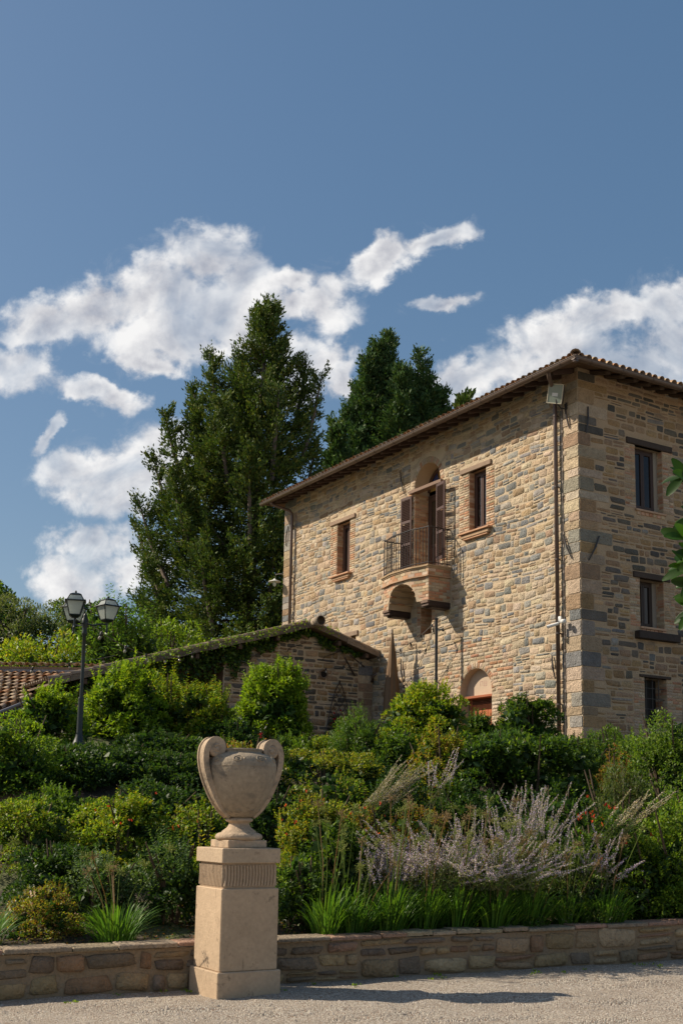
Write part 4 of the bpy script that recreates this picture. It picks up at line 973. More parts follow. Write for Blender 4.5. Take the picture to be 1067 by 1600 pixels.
# ================================================================== the lower tiled outbuilding at the left
def outbuilding():
    r = random.Random(5)
    t = empty('tiled_outbuilding', (-8.6, 29.5, 3.2), 'low outbuilding with a weathered pink tiled roof behind the shrubs on the left', 'outbuilding')
    x0, x1, y0, y1, z0 = -16.0, -7.0, 27.4, 31.0, 4.0 ; sl = .362
    zz = lambda y: z0 + sl * (y - y0)
    # right edge of the roof runs from the near low corner back to the wall
    xr = lambda y: -8.25 + (y - y0) * .345
    b = MB((.20, .12, .08)); P = [(x0, y0, zz(y0) - .05), (xr(y0), y0, zz(y0) - .05), (xr(y1), y1, zz(y1) - .05), (x0, y1, zz(y1) - .05)]
    b.add([(x + 8.6, y - 29.5, z - 3.2) for x, y, z in P], [(0, 1, 2, 3)]); b.add([(x + 8.6, y - 29.5, z - 3.32) for x, y, z in P], [(0, 1, 2, 3)]); rf = b.build('roof', TILE, t)
    rows = 11; objs = 0; rest = MB()
    for k in range(rows):
        y = y0 + k * .335; x = xr(y) - .12
        while x > x0:
            me = TILE_MESHES[r.choice((0, 3, 3, 2, 4))]
            if x > -10.9:
                o = bpy.data.objects.new('roof_tile', me); o.location = (x + 8.6 + r.uniform(-.012, .012), y - 29.5 + r.uniform(-.02, .02), zz(y) - 3.2 + .02 + r.uniform(0, .02)); o.rotation_euler = (math.atan(sl) - R(3), 0, r.uniform(-.05, .05)); link(o, rf)
            else:
                n = 5; vs = [(x + 8.6 + .085 * math.cos(math.pi * j / n), y + d - 29.5, zz(y + d) - 3.2 + .02 + .085 * math.sin(math.pi * j / n) * (1.1 if d == 0 else .8)) for d in (0, .4) for j in range(n + 1)]
                rest.add(vs, [(j, j + 1, n + 2 + j, n + 1 + j) for j in range(n)], (.42, .29, .2))
            x -= .205
    rest.build('upper_tiles', TILE, rf, kind='stuff')
    g = MB((.24, .22, .21)); P0 = Vector((xr(y0) + .05 + 8.6, y0 - 29.55, zz(y0) - 3.2 + .02)); P1 = Vector((xr(y1) + .05 + 8.6, y1 - 29.5, zz(y1) - 3.2 + .02)); Pm = P0 - (P1 - P0) * .25; g.tube([Pm, P1], .04, 8); g.tube([Pm + Vector((.08, 0, -.08)), P1 + Vector((.08, 0, -.08))], .03, 6, (.12, .1, .09)); g.build('verge_flashing', COPPER, rf)
    w = MB((.30, .21, .145)); w.box(x0 + 8.6, 3.3, .0 + y1 - 29.5, y1 - 29.5 + .3, -.5, 5.50 - 3.2, .0); w.build('wall', MORTAR, t)
    w = MB((.30, .27, .27)); w.box(x0 + 8.6, 2.9, y1 - 29.5 - .05, y1 - 29.5 - .003, 5.27 - 3.2, 5.42 - 3.2, .01); w.build('lead_flashing', PLASTER, t)
    w = MB((.25, .17, .12)); w.box(x0 + 8.6, -.2, -1.9, -1.7, -.6, zz(27.5) - 3.4, .01); w.add([(-.2, -1.7, -.6), (1.3, 1.5, -.6), (1.3, 1.5, 1.8), (-.2, -1.7, .65)], [(0, 1, 2, 3)]); w.build('lower_wall', BRICKM, t)
    x = x0
    while x < -5.3:
        o = bpy.data.objects.new('coping_tile', TILE_MESHES[r.choice((2, 4, 3))]); o.location = (x + 8.6, y1 - 29.5 - .10 + r.uniform(-.02, .02), 5.50 - 3.2 + r.uniform(0, .03)); o.rotation_euler = (R(8), r.uniform(-.1, .1), r.uniform(-.06, .06)); link(o, t); x += .19
outbuilding()

# ================================================================== retaining wall in front of the bed
def retaining_wall():
    r = random.Random(31)
    def seg(label, u0, u1):
        c = wallp(u0, 0); z = float(gz(c[0]))
        t = empty('retaining_wall', (c[0], c[1], z), label, 'garden wall', rz=WA); M = Matrix.Translation((c[0], c[1], z)) @ Matrix.Rotation(WA, 4, 'Z')
        slope = .015 * math.cos(WA); L = u1 - u0
        fr = lambda a, zz, o: (a, -o, zz + slope * a)
        b = MB((.30, .22, .14)); H = .385
        b.add([fr(0, -.1, 0), fr(L, -.1, 0), fr(L, H, 0), fr(0, H, 0)], [(0, 1, 2, 3)]); b.add([fr(0, H - .03, 0), fr(L, H - .03, 0), fr(L, H - .03, -.34), fr(0, H - .03, -.34)], [(0, 1, 2, 3)]); b.add([fr(0, -.1, -.34), fr(L, -.1, -.34), fr(L, H - .03, -.34), fr(0, H - .03, -.34)], [(0, 1, 2, 3)])
        b.add([fr(0, -.1, 0), fr(0, -.1, -.34), fr(0, H, -.34), fr(0, H, 0)], [(0, 1, 2, 3)]); b.add([fr(L, -.1, 0), fr(L, -.1, -.34), fr(L, H, -.34), fr(L, H, 0)], [(0, 1, 2, 3)])
        b.build('mortar_bed', MORTAR, t)
        mix = [(.40, [(.38, .27, .155), (.42, .30, .17), (.34, .24, .14)]), (.25, [(.23, .175, .125), (.20, .155, .115)]), (.25, [(.32, .20, .125), (.29, .185, .115)]), (.10, [(.42, .31, .19)])]
        St = []
        A = [0]
        while A[-1] < L: A.append(min(L, A[-1] + r.uniform(1.0, 1.9)))
        for i in range(len(A) - 1):
            hs = r.choice([(.17, .12, .09), (.14, .14, .10), (.20, .18), (.11, .15, .12), (.20, .10, .08), (.16, .22)]); z0 = 0.
            for h in hs:
                for s in pack(r, A[i], A[i + 1], z0, z0 + h, [], (h, h), (.16, .52), mix, gap=.02, prot=(.012, .04), split=.1): 
                    s.rot *= 1.2; St.append((s, fr))
                z0 += h
        place_stones(St, M, t, r, 300, rough=1.2)
        a = 0.
        while a < L - .05:                             # flat pink coping bricks and slabs
            w = min(r.choice((.28, .3, .42, .56, .6)), L - a); s = MB(pick(r, [(.6, [(.40, .25, .18), (.42, .28, .2), (.36, .22, .16)]), (.4, [(.34, .27, .19)])])); dz = r.uniform(-.006, .010)
            t2 = MB(s.tone); t2.box(a + .004, a + w - .006, -.30, .035 + r.uniform(-.012, .016), H + .004 + dz, H + .044 + dz + r.uniform(-.004, .006), .008)
            s.add([fr(x, zz, y) for x, y, zz in t2.v], t2.f); s.build('coping_slab', STONE, t); a += w
    seg('dry rubble retaining wall with pink coping, left of the pedestal', -7.5, -.74)
    seg('long low rubble retaining wall with coping, right of the pedestal', -.38, 9.0)
retaining_wall()

# ================================================================== pedestal and urn
PX, PY = -1.202, 10.731; PTH = R(31)
pc = Vector((PX, PY, 0)) + Matrix.Rotation(PTH, 3, 'Z') @ Vector((.315, .315, 0))
def pedestal():
    t = empty('stone_pedestal', (pc.x, pc.y, .0), 'tall square pale stone pedestal with fluted band at the gravel edge', 'pedestal', rz=PTH)
    h = .315
    b = MB((.455, .335, .225)); b.box(-h, h, -h, h, -.05, .235, .008); b.build('plinth', LIME, t)
    b = MB((.47, .345, .23)); b.box(-.288, .288, -.288, .288, .235, .965, .008); b.build('shaft', LIME, t)
    b = MB((.44, .325, .22)); b.box(-.262, .262, -.262, .262, .965, 1.19, .002)
    for side in range(4):
        Mr = Matrix.Rotation(side * math.pi / 2, 4, 'Z'); n = 17
        for k in range(n):
            x = -.262 + .524 * (k + .5) / n; cp = MB()
            pts = [(x - .006 + .010 * math.sin((z - .98) * 14), -.262 - .006, z) for z in np.linspace(.985, 1.172, 7)]
            cp.tube([tuple(Mr @ Vector(p)) for p in pts], .0108, 8); b.add(cp.v, cp.f)
    b.build('fluted_band', LIME, t)
    b = MB((.46, .345, .235)); b.box(-.295, .295, -.295, .295, 1.19, 1.325, .007); b.build('cap', LIME, t)
def urn():
    z0 = 1.325
    t = empty('stone_urn', (pc.x, pc.y, z0), 'large weathered stone urn with two scrolled handles on the pedestal', 'urn', rz=PTH)
    b = MB((.45, .335, .23)); b.box(-.205, .205, -.205, .205, 0, .075, .006); b.build('base_slab', LIMEURN, t)
    pr = [(.0, .075), (.215, .075), (.228, .09), (.232, .108), (.222, .128), (.20, .142), (.170, .150), (.165, .162), (.150, .172), (.120, .195), (.102, .222), (.098, .240), (.108, .250), (.125, .255), (.134, .268), (.130, .282), (.115, .290), (.10, .294)]
    b = MB((.45, .335, .23)); b.lathe(pr, 48); b.build('foot', LIMEURN, t, True)
    pr = [(.10, .292), (.150, .318), (.200, .37), (.245, .44), (.285, .52), (.318, .61), (.340, .70), (.350, .77), (.349, .825), (.328, .875), (.285, .910), (.240, .928), (.212, .936), (.202, .944), (.206, .957), (.214, .968), (.210, .978), (.190, .975), (.185, .94), (.0, .90)]
    b = MB((.33, .265, .19)); b.lathe(pr, 64); bo = b.build('body', LIMEURN, t, True)
    def rad(z): return float(np.interp(z, [p[1] for p in pr[:13]], [p[0] for p in pr[:13]]))
    b = MB((.33, .265, .19))                            # raised running scroll round the shoulder and near the foot
    for k in range(9):
        for (zc, amp, th_) in ((.868, .040, .008), (.355, .026, .005)):
            a0 = 2 * math.pi * k / 9; pts = []
            for q in np.linspace(0, 1, 22):
                ang = q * 3.6 * math.pi; rr = amp * (1 - q * .85); zz = zc + rr * math.sin(ang) * .85; aa = a0 + rr * math.cos(ang) * 1.9 / max(rad(zc), .1) * .8
                R_ = rad(zz) + .001; pts.append((R_ * math.cos(aa), R_ * math.sin(aa), zz))
            b.tube(pts, th_, 5)
    b.tube([((rad(.80) + .0005) * math.cos(a), (rad(.80) + .0005) * math.sin(a), .80) for a in np.linspace(0, 2 * math.pi, 65)], .0035, 4)
    b.build('scroll_relief', LIMEURN, bo, True, kind='stuff')
    for sg in (-1, 1):
        pts = [(.125, .300), (.19, .355), (.25, .44), (.305, .54), (.35, .64), (.385, .74), (.405, .84), (.408, .92), (.395, .985), (.365, 1.035), (.325, 1.062), (.285, 1.06), (.25, 1.035), (.232, .998), (.232, .96), (.248, .928), (.276, .912), (.306, .918), (.325, .94), (.328, .968), (.312, .99), (.290, .995), (.275, .98)]
        P = np.array(pts); # smooth resample
        tt = np.linspace(0, len(P) - 1, 90); P = np.stack([np.interp(tt, range(len(P)), P[:, i]) for i in (0, 1)], 1)
        for _ in range(3): P[1:-1] = (P[:-2] + P[1:-1] * 2 + P[2:]) / 4
        T = np.gradient(P, axis=0); T /= np.linalg.norm(T, axis=1)[:, None]; Nn = np.stack([T[:, 1], -T[:, 0]], 1)
        thk = np.interp(np.arange(90), [0, 10, 50, 70, 89], [.02, .028, .03, .024, .014]); wid = np.interp(np.arange(90), [0, 8, 40, 89], [.055, .07, .082, .082])
        sec = [(-1, -1), (-1, 1), (-.72, 1), (-.68, .55), (.68, .55), (.72, 1), (1, 1), (1, -1)]; ns = len(sec)
        vs = [(sg * (P[i, 0] + Nn[i, 0] * thk[i] * q), wid[i] * y, P[i, 1] + Nn[i, 1] * thk[i] * q) for i in range(90) for y, q in sec]
        fs = [(i * ns + k, i * ns + (k + 1) % ns, (i + 1) * ns + (k + 1) % ns, (i + 1) * ns + k) for i in range(89) for k in range(ns)] + [tuple(range(ns)), tuple(89 * ns + k for k in range(ns))]
        b = MB((.43, .325, .225)); b.add(vs, fs); h_ = b.build('handle', LIMEURN, t)
        b = MB((.40, .30, .21))
        for y in (-1, 1):
            Mr = Matrix.Translation((sg * .298, y * .078, .962)) @ Matrix.Rotation(-y * math.pi / 2, 4, 'X'); c = MB(); c.lathe([(.075, -.04), (.072, .0), (.055, .002), (.050, .010), (.040, .010), (.036, .002), (.026, .003), (.022, .014), (.012, .018), (0, .018)], 24); b.add([tuple(Mr @ Vector(p)) for p in c.v], c.f)
        b.build('volute', LIMEURN, h_, True)
pedestal(); urn()
for _o in bpy.data.objects:
    if _o.name == 'stone_urn': _o.scale = (.96, .96, .94)

# ================================================================== lamp post
def lamp_post():
    x, y = -4.255, 18.0; zb = hz(x, y); H = 4.56 - zb
    t = empty('lamp_post', (x, y, zb), 'dark green three-lantern lamp post rising from the shrubs on the left', 'lamp post')
    D = (.014, .020, .019)
    b = MB(D); b.lathe([(.11, -.1), (.11, .3), (.09, .34), (.06, .42), (.048, .5), (.045, 1.0)], 12); b.lathe([(.030, .6), (.028, 1.1), (.026, H - .55)], 12)
    b.lathe([(.044, H - 1.28), (.048, H - 1.25), (.040, H - 1.22), (.050, H - 1.19), (.042, H - 1.16)], 12); b.lathe([(.030, H - .6), (.028, H - .2), (.042, H - .18), (.045, H - .15), (.034, H - .12), (.046, H - .05), (.052, H - .02), (.052, H + .06), (.03, H + .09), (.036, H + .11), (.02, H + .14), (.0, H + .165)], 12)
    b.build('post', METAL, t, True)
    for k, ang in enumerate((15, 135, 255)):
        c, s = math.cos(R(ang)), math.sin(R(ang)); rr = .335
        b = MB(D); b.tube([(0, 0, H - .0), (c * .12, s * .12, H - .03), (c * .25, s * .25, H - .0), (c * rr, s * rr, H - .0)], .013, 6); b.tube([(c * rr, s * rr, H - .12), (c * rr, s * rr, H + .05)], .014, 6); b.lathe([(0, -.03), (.022, 0), (.012, .03)], 8, (c * rr, s * rr, H - .12))
        b.build('arm', METAL, t)
        L = MB(D); ox, oy, oz = c * rr, s * rr, H + .03; rot = R(ang + 28)
        Mr = Matrix.Translation((ox, oy, oz)) @ Matrix.Rotation(rot, 4, 'Z') @ Matrix.Scale(.88, 4)
        def fr(w0, z0, w1, z1, mb, th):
            for i in range(4):
                a0 = math.pi / 4 + i * math.pi / 2
                mb.tube([tuple(Mr @ Vector((w0 * 1.414 * math.cos(a0), w0 * 1.414 * math.sin(a0), z0))), tuple(Mr @ Vector((w1 * 1.414 * math.cos(a0), w1 * 1.414 * math.sin(a0), z1)))], th, 5)
        fr(.088, .045, .150, .285, L, .009); fr(.138, .30, .092, .395, L, .008)
        for w, z in ((.088, .045), (.150, .285), (.092, .395)):
            L.tube([tuple(Mr @ Vector((w * a, w * b_, z))) for a, b_ in ((1, 1), (-1, 1), (-1, -1), (1, -1), (1, 1))], .009, 5)
        c4 = lambda w, z: [tuple(Mr @ Vector((w * a, w * b_, z))) for a, b_ in ((1, 1), (-1, 1), (-1, -1), (1, -1))]
        def lid(w0, z0, w1, z1): L.add(c4(w0, z0) + c4(w1, z1), [(0, 1, 2, 3), (4, 5, 6, 7)] + [(i, (i + 1) % 4, 4 + (i + 1) % 4, 4 + i) for i in range(4)])
        lid(.182, .283, .172, .297); lid(.172, .297, .14, .305); lid(.050, .0, .088, .040); lid(.098, .392, .094, .408); lid(.094, .408, .045, .432)
        q = MB(D); q.lathe([(.03, .43), (.016, .445), (.022, .455), (.008, .475), (0, .49)], 8); L.add([tuple(Mr @ Vector(p)) for p in q.v], q.f)
        lo = L.build('lantern', METAL, t)
        for w0, z0, w1, z1 in ((.082, .047, .145, .282), (.133, .305, .088, .390)):
            for i in range(4):
                a0 = math.pi / 4 + i * math.pi / 2; a1 = a0 + math.pi / 2
                g = MB(); g.add([tuple(Mr @ Vector((w * 1.414 * math.cos(a), w * 1.414 * math.sin(a), z))) for w, z, a in ((w0, z0, a0), (w0, z0, a1), (w1, z1, a1), (w1, z1, a0))], [(0, 1, 2, 3)]); g.build('glass_panel', FROST, lo)
lamp_post()

# ================================================================== string lights
def strings():
    G = 'strings of bulbs hung across the annex and the garden'
    ph = on_house(4.75, 6.62, .5); A = lambda a, z, o: AM @ Vector(fA(a, z, o))
    S_ = [(A(-4.3, 5.62, .35), A(.1, 6.15, .45), .32, 8, 'string of clear bulbs sagging across the annex gable from the brace to the roof corner'),
          (A(.1, 6.15, .45), ph, .15, 5, 'short string of bulbs from the annex roof corner up to the iron pole'),
          (Vector((-4.26, 18.0, 4.6)), A(-5.6, 5.75, .5), .35, 6, 'string of bulbs running from the lamp post to the ivy on the annex'),
          (Vector((-9.5, 20.5, 4.2)), Vector((-5.9, 28.2, 5.45)), .25, 7, 'string of bulbs crossing above the pink tiled roof at far left'),
          (A(-.3, 5.05, 1.8), ph, .30, 5, 'lower string of bulbs climbing from the shrubs to the iron pole')]
    for p, q, sag, n, lab in S_:
        p, q = Vector(p), Vector(q); t = empty('string_lights', p, lab, 'string lights', G)
        f = lambda u: (q - p) * u - Vector((0, 0, sag * 4 * u * (1 - u)))
        b = MB((.10, .095, .085)); b.tube([f(u) for u in np.linspace(0, 1, 24)], .0075, 4); b.build('cable', METAL, t)
        s = MB((.02, .018, .016)); s.lathe([(.018, .02), (.024, .0), (.024, -.06), (.018, -.065)], 8); sm = s.mesh('socket', METAL, True)
        g = MB((.30, .26, .20)); g.lathe([(.014, -.06), (.024, -.08), (.028, -.10), (.02, -.125), (0, -.135)], 10); gm = g.mesh('bulb', GLAZE, True)
        for k in range(n):
            c = f((k + .6) / n)
            so = bpy.data.objects.new('socket', sm); so.location = c; so.rotation_euler = (random.uniform(-.5, .5), random.uniform(-.4, .4), 0); link(so, t)
            go = bpy.data.objects.new('bulb', gm); link(go, so)
strings()

# ================================================================== plants
def unit(a): return a / np.maximum(np.linalg.norm(a, axis=-1, keepdims=True), 1e-9)
def leafq(P, D, N, L, W, fold=.12, droop=.1):
    # one bent four-cornered leaf per point: base, two shoulders, tip
    P = np.asarray(P, float); D = unit(np.asarray(D, float)); S_ = unit(np.cross(D, N)); U_ = np.cross(S_, D)
    L = np.broadcast_to(np.asarray(L, float), (len(P),))[:, None]; W = np.broadcast_to(np.asarray(W, float), (len(P),))[:, None]
    a = P; b = P + D * L * .45 + S_ * W * .5 + U_ * L * fold; c = P + D * L - U_ * L * droop; d = P + D * L * .45 - S_ * W * .5 + U_ * L * fold
    V = np.stack([a, b, c, d], 1).reshape(-1, 3); F = np.arange(len(P) * 4).reshape(-1, 4); return V, F
def tones(n, pal, jit=.22):
    w = np.array([p[0] for p in pal]); w = w / w.sum(); i = rng.choice(len(pal), n, p=w)
    c = np.array([p[1] for p in pal])[i] * 1.62; return c * rng.uniform(1 - jit, 1 + jit, (n, 1)) * rng.uniform(.93, 1.07, (n, 3))
G_BRIGHT = [(3, (.135, .20, .018)), (3, (.10, .16, .016)), (1, (.19, .23, .025))]
G_MID = [(3, (.072, .122, .016)), (2, (.052, .092, .016)), (1, (.11, .155, .02))]
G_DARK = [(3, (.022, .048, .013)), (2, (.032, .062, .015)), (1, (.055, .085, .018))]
G_YEL = [(3, (.20, .21, .020)), (2, (.14, .18, .018)), (1, (.27, .21, .03))]
G_OLIVE = [(3, (.085, .10, .045)), (2, (.11, .125, .06)), (1, (.06, .075, .03))]
G_RUST = [(3, (.17, .085, .025)), (2, (.13, .12, .025)), (1, (.22, .10, .04)), (2, (.09, .11, .02))]
G_SILV = [(3, (.075, .115, .05)), (2, (.05, .085, .035)), (1, (.12, .16, .08))]
G_ABEL = [(3, (.15, .17, .02)), (2, (.075, .11, .018)), (2, (.16, .125, .025)), (1, (.05, .08, .018))]
NLAB = []
def crown_points(n, rx, ry, h, lumps, lr, flat=0., box=False, rs=None, low=.0):
    # points spread over the skins of many small lumps that together fill the crown; returns points and outward directions (z from 0 to h)
    rs = rs or rng; C = []
    while len(C) < lumps:
        p = rs.uniform(-1, 1, 3); rad = (np.abs(p) ** (6 if box else 2.2)).sum() 
        if rad < 1 and (rad > .30 or rs.random() < .3): C.append(p)
    C = np.array(C); C[:, 2] = ((C[:, 2] * .5 + .5) * (1 - low) + low) if low > .01 else np.abs(C[:, 2])
    s = 1 - lr * .55
    C = C * np.array([rx * s, ry * s, h * (1 - lr * .35)]); C[:, 2] = np.maximum(C[:, 2], 0)
    sz = lr * rs.uniform(.7, 1.25, lumps)
    i = rs.integers(0, lumps, n); d = unit(rs.normal(0, 1, (n, 3))); d[:, 2] = np.where((d[:, 2] < -.3) & (rs.random(n) < .6), -d[:, 2], d[:, 2])
    q = rs.uniform(.62, 1, (n, 1)) ** .5
    P = C[i] + d * q * sz[i][:, None] * np.array([rx, ry, h * .55]) * 1.0
    P[:, 2] = np.clip(P[:, 2], .0, None); O = unit(P - np.array([0, 0, h * .4])) * .6 + d
    return P, unit(O)
def stems(t, base_r, h, n, tone=(.10, .07, .045), rr=.018, lean=.45):
    b = MB(tone)
    for k in range(n):
        a = random.uniform(0, 6.28); r0 = random.uniform(0, base_r * .3); r1 = random.uniform(.1, 1) * base_r * lean * 2
        b.tube([(r0 * math.cos(a), r0 * math.sin(a), -.1), ((r0 + r1) * .45 * math.cos(a + .2), (r0 + r1) * .45 * math.sin(a + .2), h * .45), (r1 * math.cos(a), r1 * math.sin(a), h * random.uniform(.7, .92))], [rr * 1.3, rr, rr * .4], 5)
    return b.build('stem', BARK, t)
def shrub(name, label, cat, x, y, rx, ztop, pal, n=3500, leaf=(.055, .030), lumps=34, lr=.30, ry=None, zb=None, shoots=0, shoot_len=.3, shoot_pal=None, box=False, tips=None, upright=.3, group=None, low=0., flowers=None):
    zb = hz(x, y) if zb is None else zb; h = ztop - zb; ry = ry or rx
    t = empty(name, (x, y, zb), label, cat, group)
    P, O = crown_points(n, rx, ry, h * (.92 if shoots else 1.), lumps, lr, box=box, low=low)
    D = unit(O * .7 + rng.normal(0, .55, P.shape) + np.array([0, 0, upright])); N = unit(np.array([0, 0, 1.]) + rng.normal(0, .5, P.shape) + O * .35)
    k = rng.uniform(.7, 1.3, n)
    V, F = leafq(P, D, N, leaf[0] * k, leaf[1] * k); T = tones(n, pal)
    # inner, larger leaves that close the crown, with inner shade put into their tone
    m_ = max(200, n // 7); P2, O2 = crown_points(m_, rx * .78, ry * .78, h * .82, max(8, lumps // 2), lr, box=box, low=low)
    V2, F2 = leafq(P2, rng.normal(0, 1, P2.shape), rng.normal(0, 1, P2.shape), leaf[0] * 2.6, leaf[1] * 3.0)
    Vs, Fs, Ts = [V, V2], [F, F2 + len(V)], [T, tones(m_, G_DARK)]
    if shoots:
        sh, dr = crown_points(shoots * 3, rx * .9, ry * .9, h * .86, lumps, lr, box=box, low=low); ok = np.argsort(-sh[:, 2] - .3 * rng.random(len(sh)))[:shoots]; sh, dr = sh[ok], dr[ok]
        dr = unit(dr * .45 + np.array([0, 0, 1.1]) + rng.normal(0, .18, dr.shape)); SL_ = shoot_len * rng.uniform(.5, 1.2, shoots); m2 = 11
        off_ = sum(len(v) for v in Vs)
        for side in (-1, 1):
            for j in range(m2):
                u = (j + .5) / m2; pp = sh + dr * (SL_ * u)[:, None] * 1.0
                a = rng.uniform(0, 6.28) + j * 1.57; pr = unit(np.cross(dr, np.array([math.cos(a), math.sin(a), .1]))) * side
                dd = unit(pr + dr * .75); kk = leaf[0] * (1.25 - .55 * u) * rng.uniform(.8, 1.2, shoots)
                v, f = leafq(pp, dd, dr, kk, kk * leaf[1] / leaf[0]); Vs.append(v); Fs.append(f + off_); off_ += len(v); Ts.append(tones(shoots, shoot_pal or pal))
    if tips:
        pal_t, nt = tips; P3, O3 = crown_points(nt * 3, rx * .98, ry * .98, h * .98, lumps, lr, box=box, low=low); ok = np.argsort(-P3[:, 2] + rng.random(len(P3)) * h * .7)[:nt]; P3 = P3[ok]
        for q in range(4):
            v, f = leafq(P3 + rng.normal(0, .008, P3.shape), np.array([0, 0, 1.]) + rng.normal(0, .4, P3.shape), rng.normal(0, 1, P3.shape), leaf[0] * .95, leaf[1] * .75); off_ = sum(len(v_) for v_ in Vs); Vs.append(v); Fs.append(f + off_); Ts.append(tones(nt, pal_t))
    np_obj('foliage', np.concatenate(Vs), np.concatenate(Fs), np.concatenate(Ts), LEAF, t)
    stems(t, rx, h, 7, rr=.012 + .006 * h)
    if flowers:
        pal_f, nf, sz = flowers; P3, O3 = crown_points(nf, rx, ry, h, lumps, lr, box=box, low=max(low, .35)); P4 = np.repeat(P3, 9, 0) + rng.normal(0, sz * .45, (nf * 9, 3))
        np_obj('blossom', *leafq(P4, rng.normal(0, 1, P4.shape), rng.normal(0, 1, P4.shape), sz, sz * .8), tones(nf * 9, pal_f), FLOWER, t)
    return t

RED = [(1, (.36, .03, .02)), (1, (.42, .07, .03))]
def garden():
    # --- back rows, left
    shrub('dark_shrub', 'dense dark rounded shrub at the far left edge below the tiled roof', 'shrub', -4.75, 16.2, .72, 3.08, G_MID + G_BRIGHT, 5200, (.055, .028), 40, .28, shoots=30, shoot_len=.2)
    shrub('privet_shrub', 'bright leafy shrub left of the lamp post under the tiled roof', 'shrub', -4.90, 18.6, .72, 3.72, G_BRIGHT, 5200, (.07, .032), 40, .26, shoots=60, shoot_len=.32)
    shrub('privet_shrub', 'tall glossy shrub with pale shoots directly behind the lamp post', 'shrub', -4.05, 20.3, .80, 4.32, G_BRIGHT, 7500, (.075, .034), 52, .24, shoots=80, shoot_len=.38)
    shrub('privet_shrub', 'narrow upright yellow-green shrub with straight shoots below the ivy', 'shrub', -3.42, 20.9, .44, 4.25, G_YEL + G_BRIGHT, 3200, (.06, .026), 26, .30, shoots=60, shoot_len=.55)
    shrub('privet_shrub', 'loose yellow-green shrub in front of the pale porch door', 'shrub', -2.72, 20.7, .62, 4.05, G_YEL + G_BRIGHT, 5200, (.065, .030), 40, .26, shoots=70, shoot_len=.32)
    shrub('leafy_shrub', 'dark inner shrub filling the gap between lamp post and round tree', 'shrub', -3.2, 18.9, .95, 3.0, G_DARK, 7000, (.06, .03), 50, .25, shoots=25, shoot_len=.2)  # this and the next: shade under the taller shrubs put into leaf tone
    shrub('leafy_shrub', 'low dark shrub beside the rusty edging at the left', 'shrub', -3.9, 17.0, .75, 2.65, G_DARK, 4200, (.055, .028), 40, .26, shoots=20)
    # small round tree
    t = shrub('small_round_tree', 'small bright green round-headed tree in front of the annex gable', 'tree', -1.545, 22., .80, 4.66, G_BRIGHT, 11000, (.075, .036), 64, .22, shoots=140, shoot_len=.28)
    b = MB((.11, .08, .055)); b.tube([(0, 0, -.1), (.02, .01, .7), (-.01, .02, 1.3)], [.045, .038, .03], 8); b.build('trunk', BARK, t)
    shrub('rose_bush', 'rose bush with dark red blooms and coppery leaves behind the urn', 'rose bush', -1.62, 16.5, .50, 2.84, G_YEL + G_RUST, 2600, (.045, .030), 30, .25, shoots=30, shoot_len=.25, flowers=([(1, (.16, .015, .03))], 16, .035))
    shrub('leafy_shrub', 'filler shrub with shade painted into its leaves beneath the rose bush', 'shrub', -1.7, 17.4, .75, 2.55, G_DARK, 3800, (.05, .028), 36, .25)
    shrub('clipped_hedge', 'low golden-topped clipped hedge between the urn and the feathery shrub', 'hedge', -.45, 17.6, .85, 2.70, G_YEL + G_ABEL, 6500, (.035, .020), 60, .17, ry=.5, box=True, shoots=60, shoot_len=.10)
    shrub('feathery_shrub', 'dark feathery shrub with needle-like leaves below the wall trellis', 'shrub', .02, 19.5, .60, 3.55, G_MID + [(2, (.07, .13, .03))], 7500, (.06, .012), 46, .24, shoots=90, shoot_len=.26)
    shrub('leafy_shrub', 'wide sunlit shrub with pale shoots in front of the iron pole', 'shrub', 1.32, 22.4, 1.08, 4.28, G_BRIGHT + G_YEL, 10500, (.065, .030), 66, .20, shoots=150, shoot_len=.28)
    shrub('nandina_shrub', 'orange-tinted feathery nandina shrub at the centre of the garden', 'shrub', 1.22, 18., .58, 3.20, G_YEL + G_RUST + G_YEL, 5200, (.05, .018), 44, .24, shoots=70, shoot_len=.25)
    shrub('laurel_hedge', 'broad glossy dark laurel hedge below the house corner', 'hedge', 2.45, 18., 1.34, 3.04, G_DARK + G_MID, 15000, (.062, .034), 90, .17, ry=.7, box=True, shoots=140, shoot_len=.12)
    shrub('laurel_shrub', 'dark glossy laurel shrub against the facade right of the red door', 'shrub', 3.30, 22.9, .80, 4.2, G_DARK + G_MID, 6500, (.075, .036), 44, .24, shoots=70, shoot_len=.25)
    shrub('laurel_shrub', 'small laurel peeping up in front of the red garden door', 'shrub', 2.35, 23.2, .42, 3.72, G_DARK + G_MID, 2200, (.07, .034), 24, .28, shoots=30, shoot_len=.25)
    shrub('rosemary_bush', 'low fine-leaved green bush between the laurel hedge and the red door', 'bush', 2.55, 20.6, .66, 3.36, [(1, (.07, .13, .03)), (1, (.05, .10, .03))], 4200, (.05, .010), 40, .24, shoots=110, shoot_len=.2)
    shrub('round_shrub', 'big round small-leaved shrub at the foot of the shaded house wall', 'shrub', 5.0, 19., .98, 3.56, G_MID + [(3, (.12, .17, .045))], 11000, (.05, .026), 70, .2, shoots=130, shoot_len=.2)
    shrub('barberry_shrub', 'small reddish-brown shrub beside the big round shrub', 'shrub', 4.05, 18.7, .40, 2.98, G_RUST, 2400, (.04, .022), 30, .26, shoots=30, shoot_len=.15)
    shrub('olive_green_bush', 'soft olive-green fine-leaved bush below the house corner', 'bush', 3.70, 16.6, .62, 2.55, G_OLIVE + [(4, (.07, .10, .02))], 5200, (.045, .010), 44, .24, shoots=130, shoot_len=.22)
    shrub('leafy_shrub', 'dark green filler shrub right of the olive-green bush', 'shrub', 4.75, 16.3, .85, 2.45, G_MID, 5200, (.05, .026), 44, .24, shoots=40, shoot_len=.2)
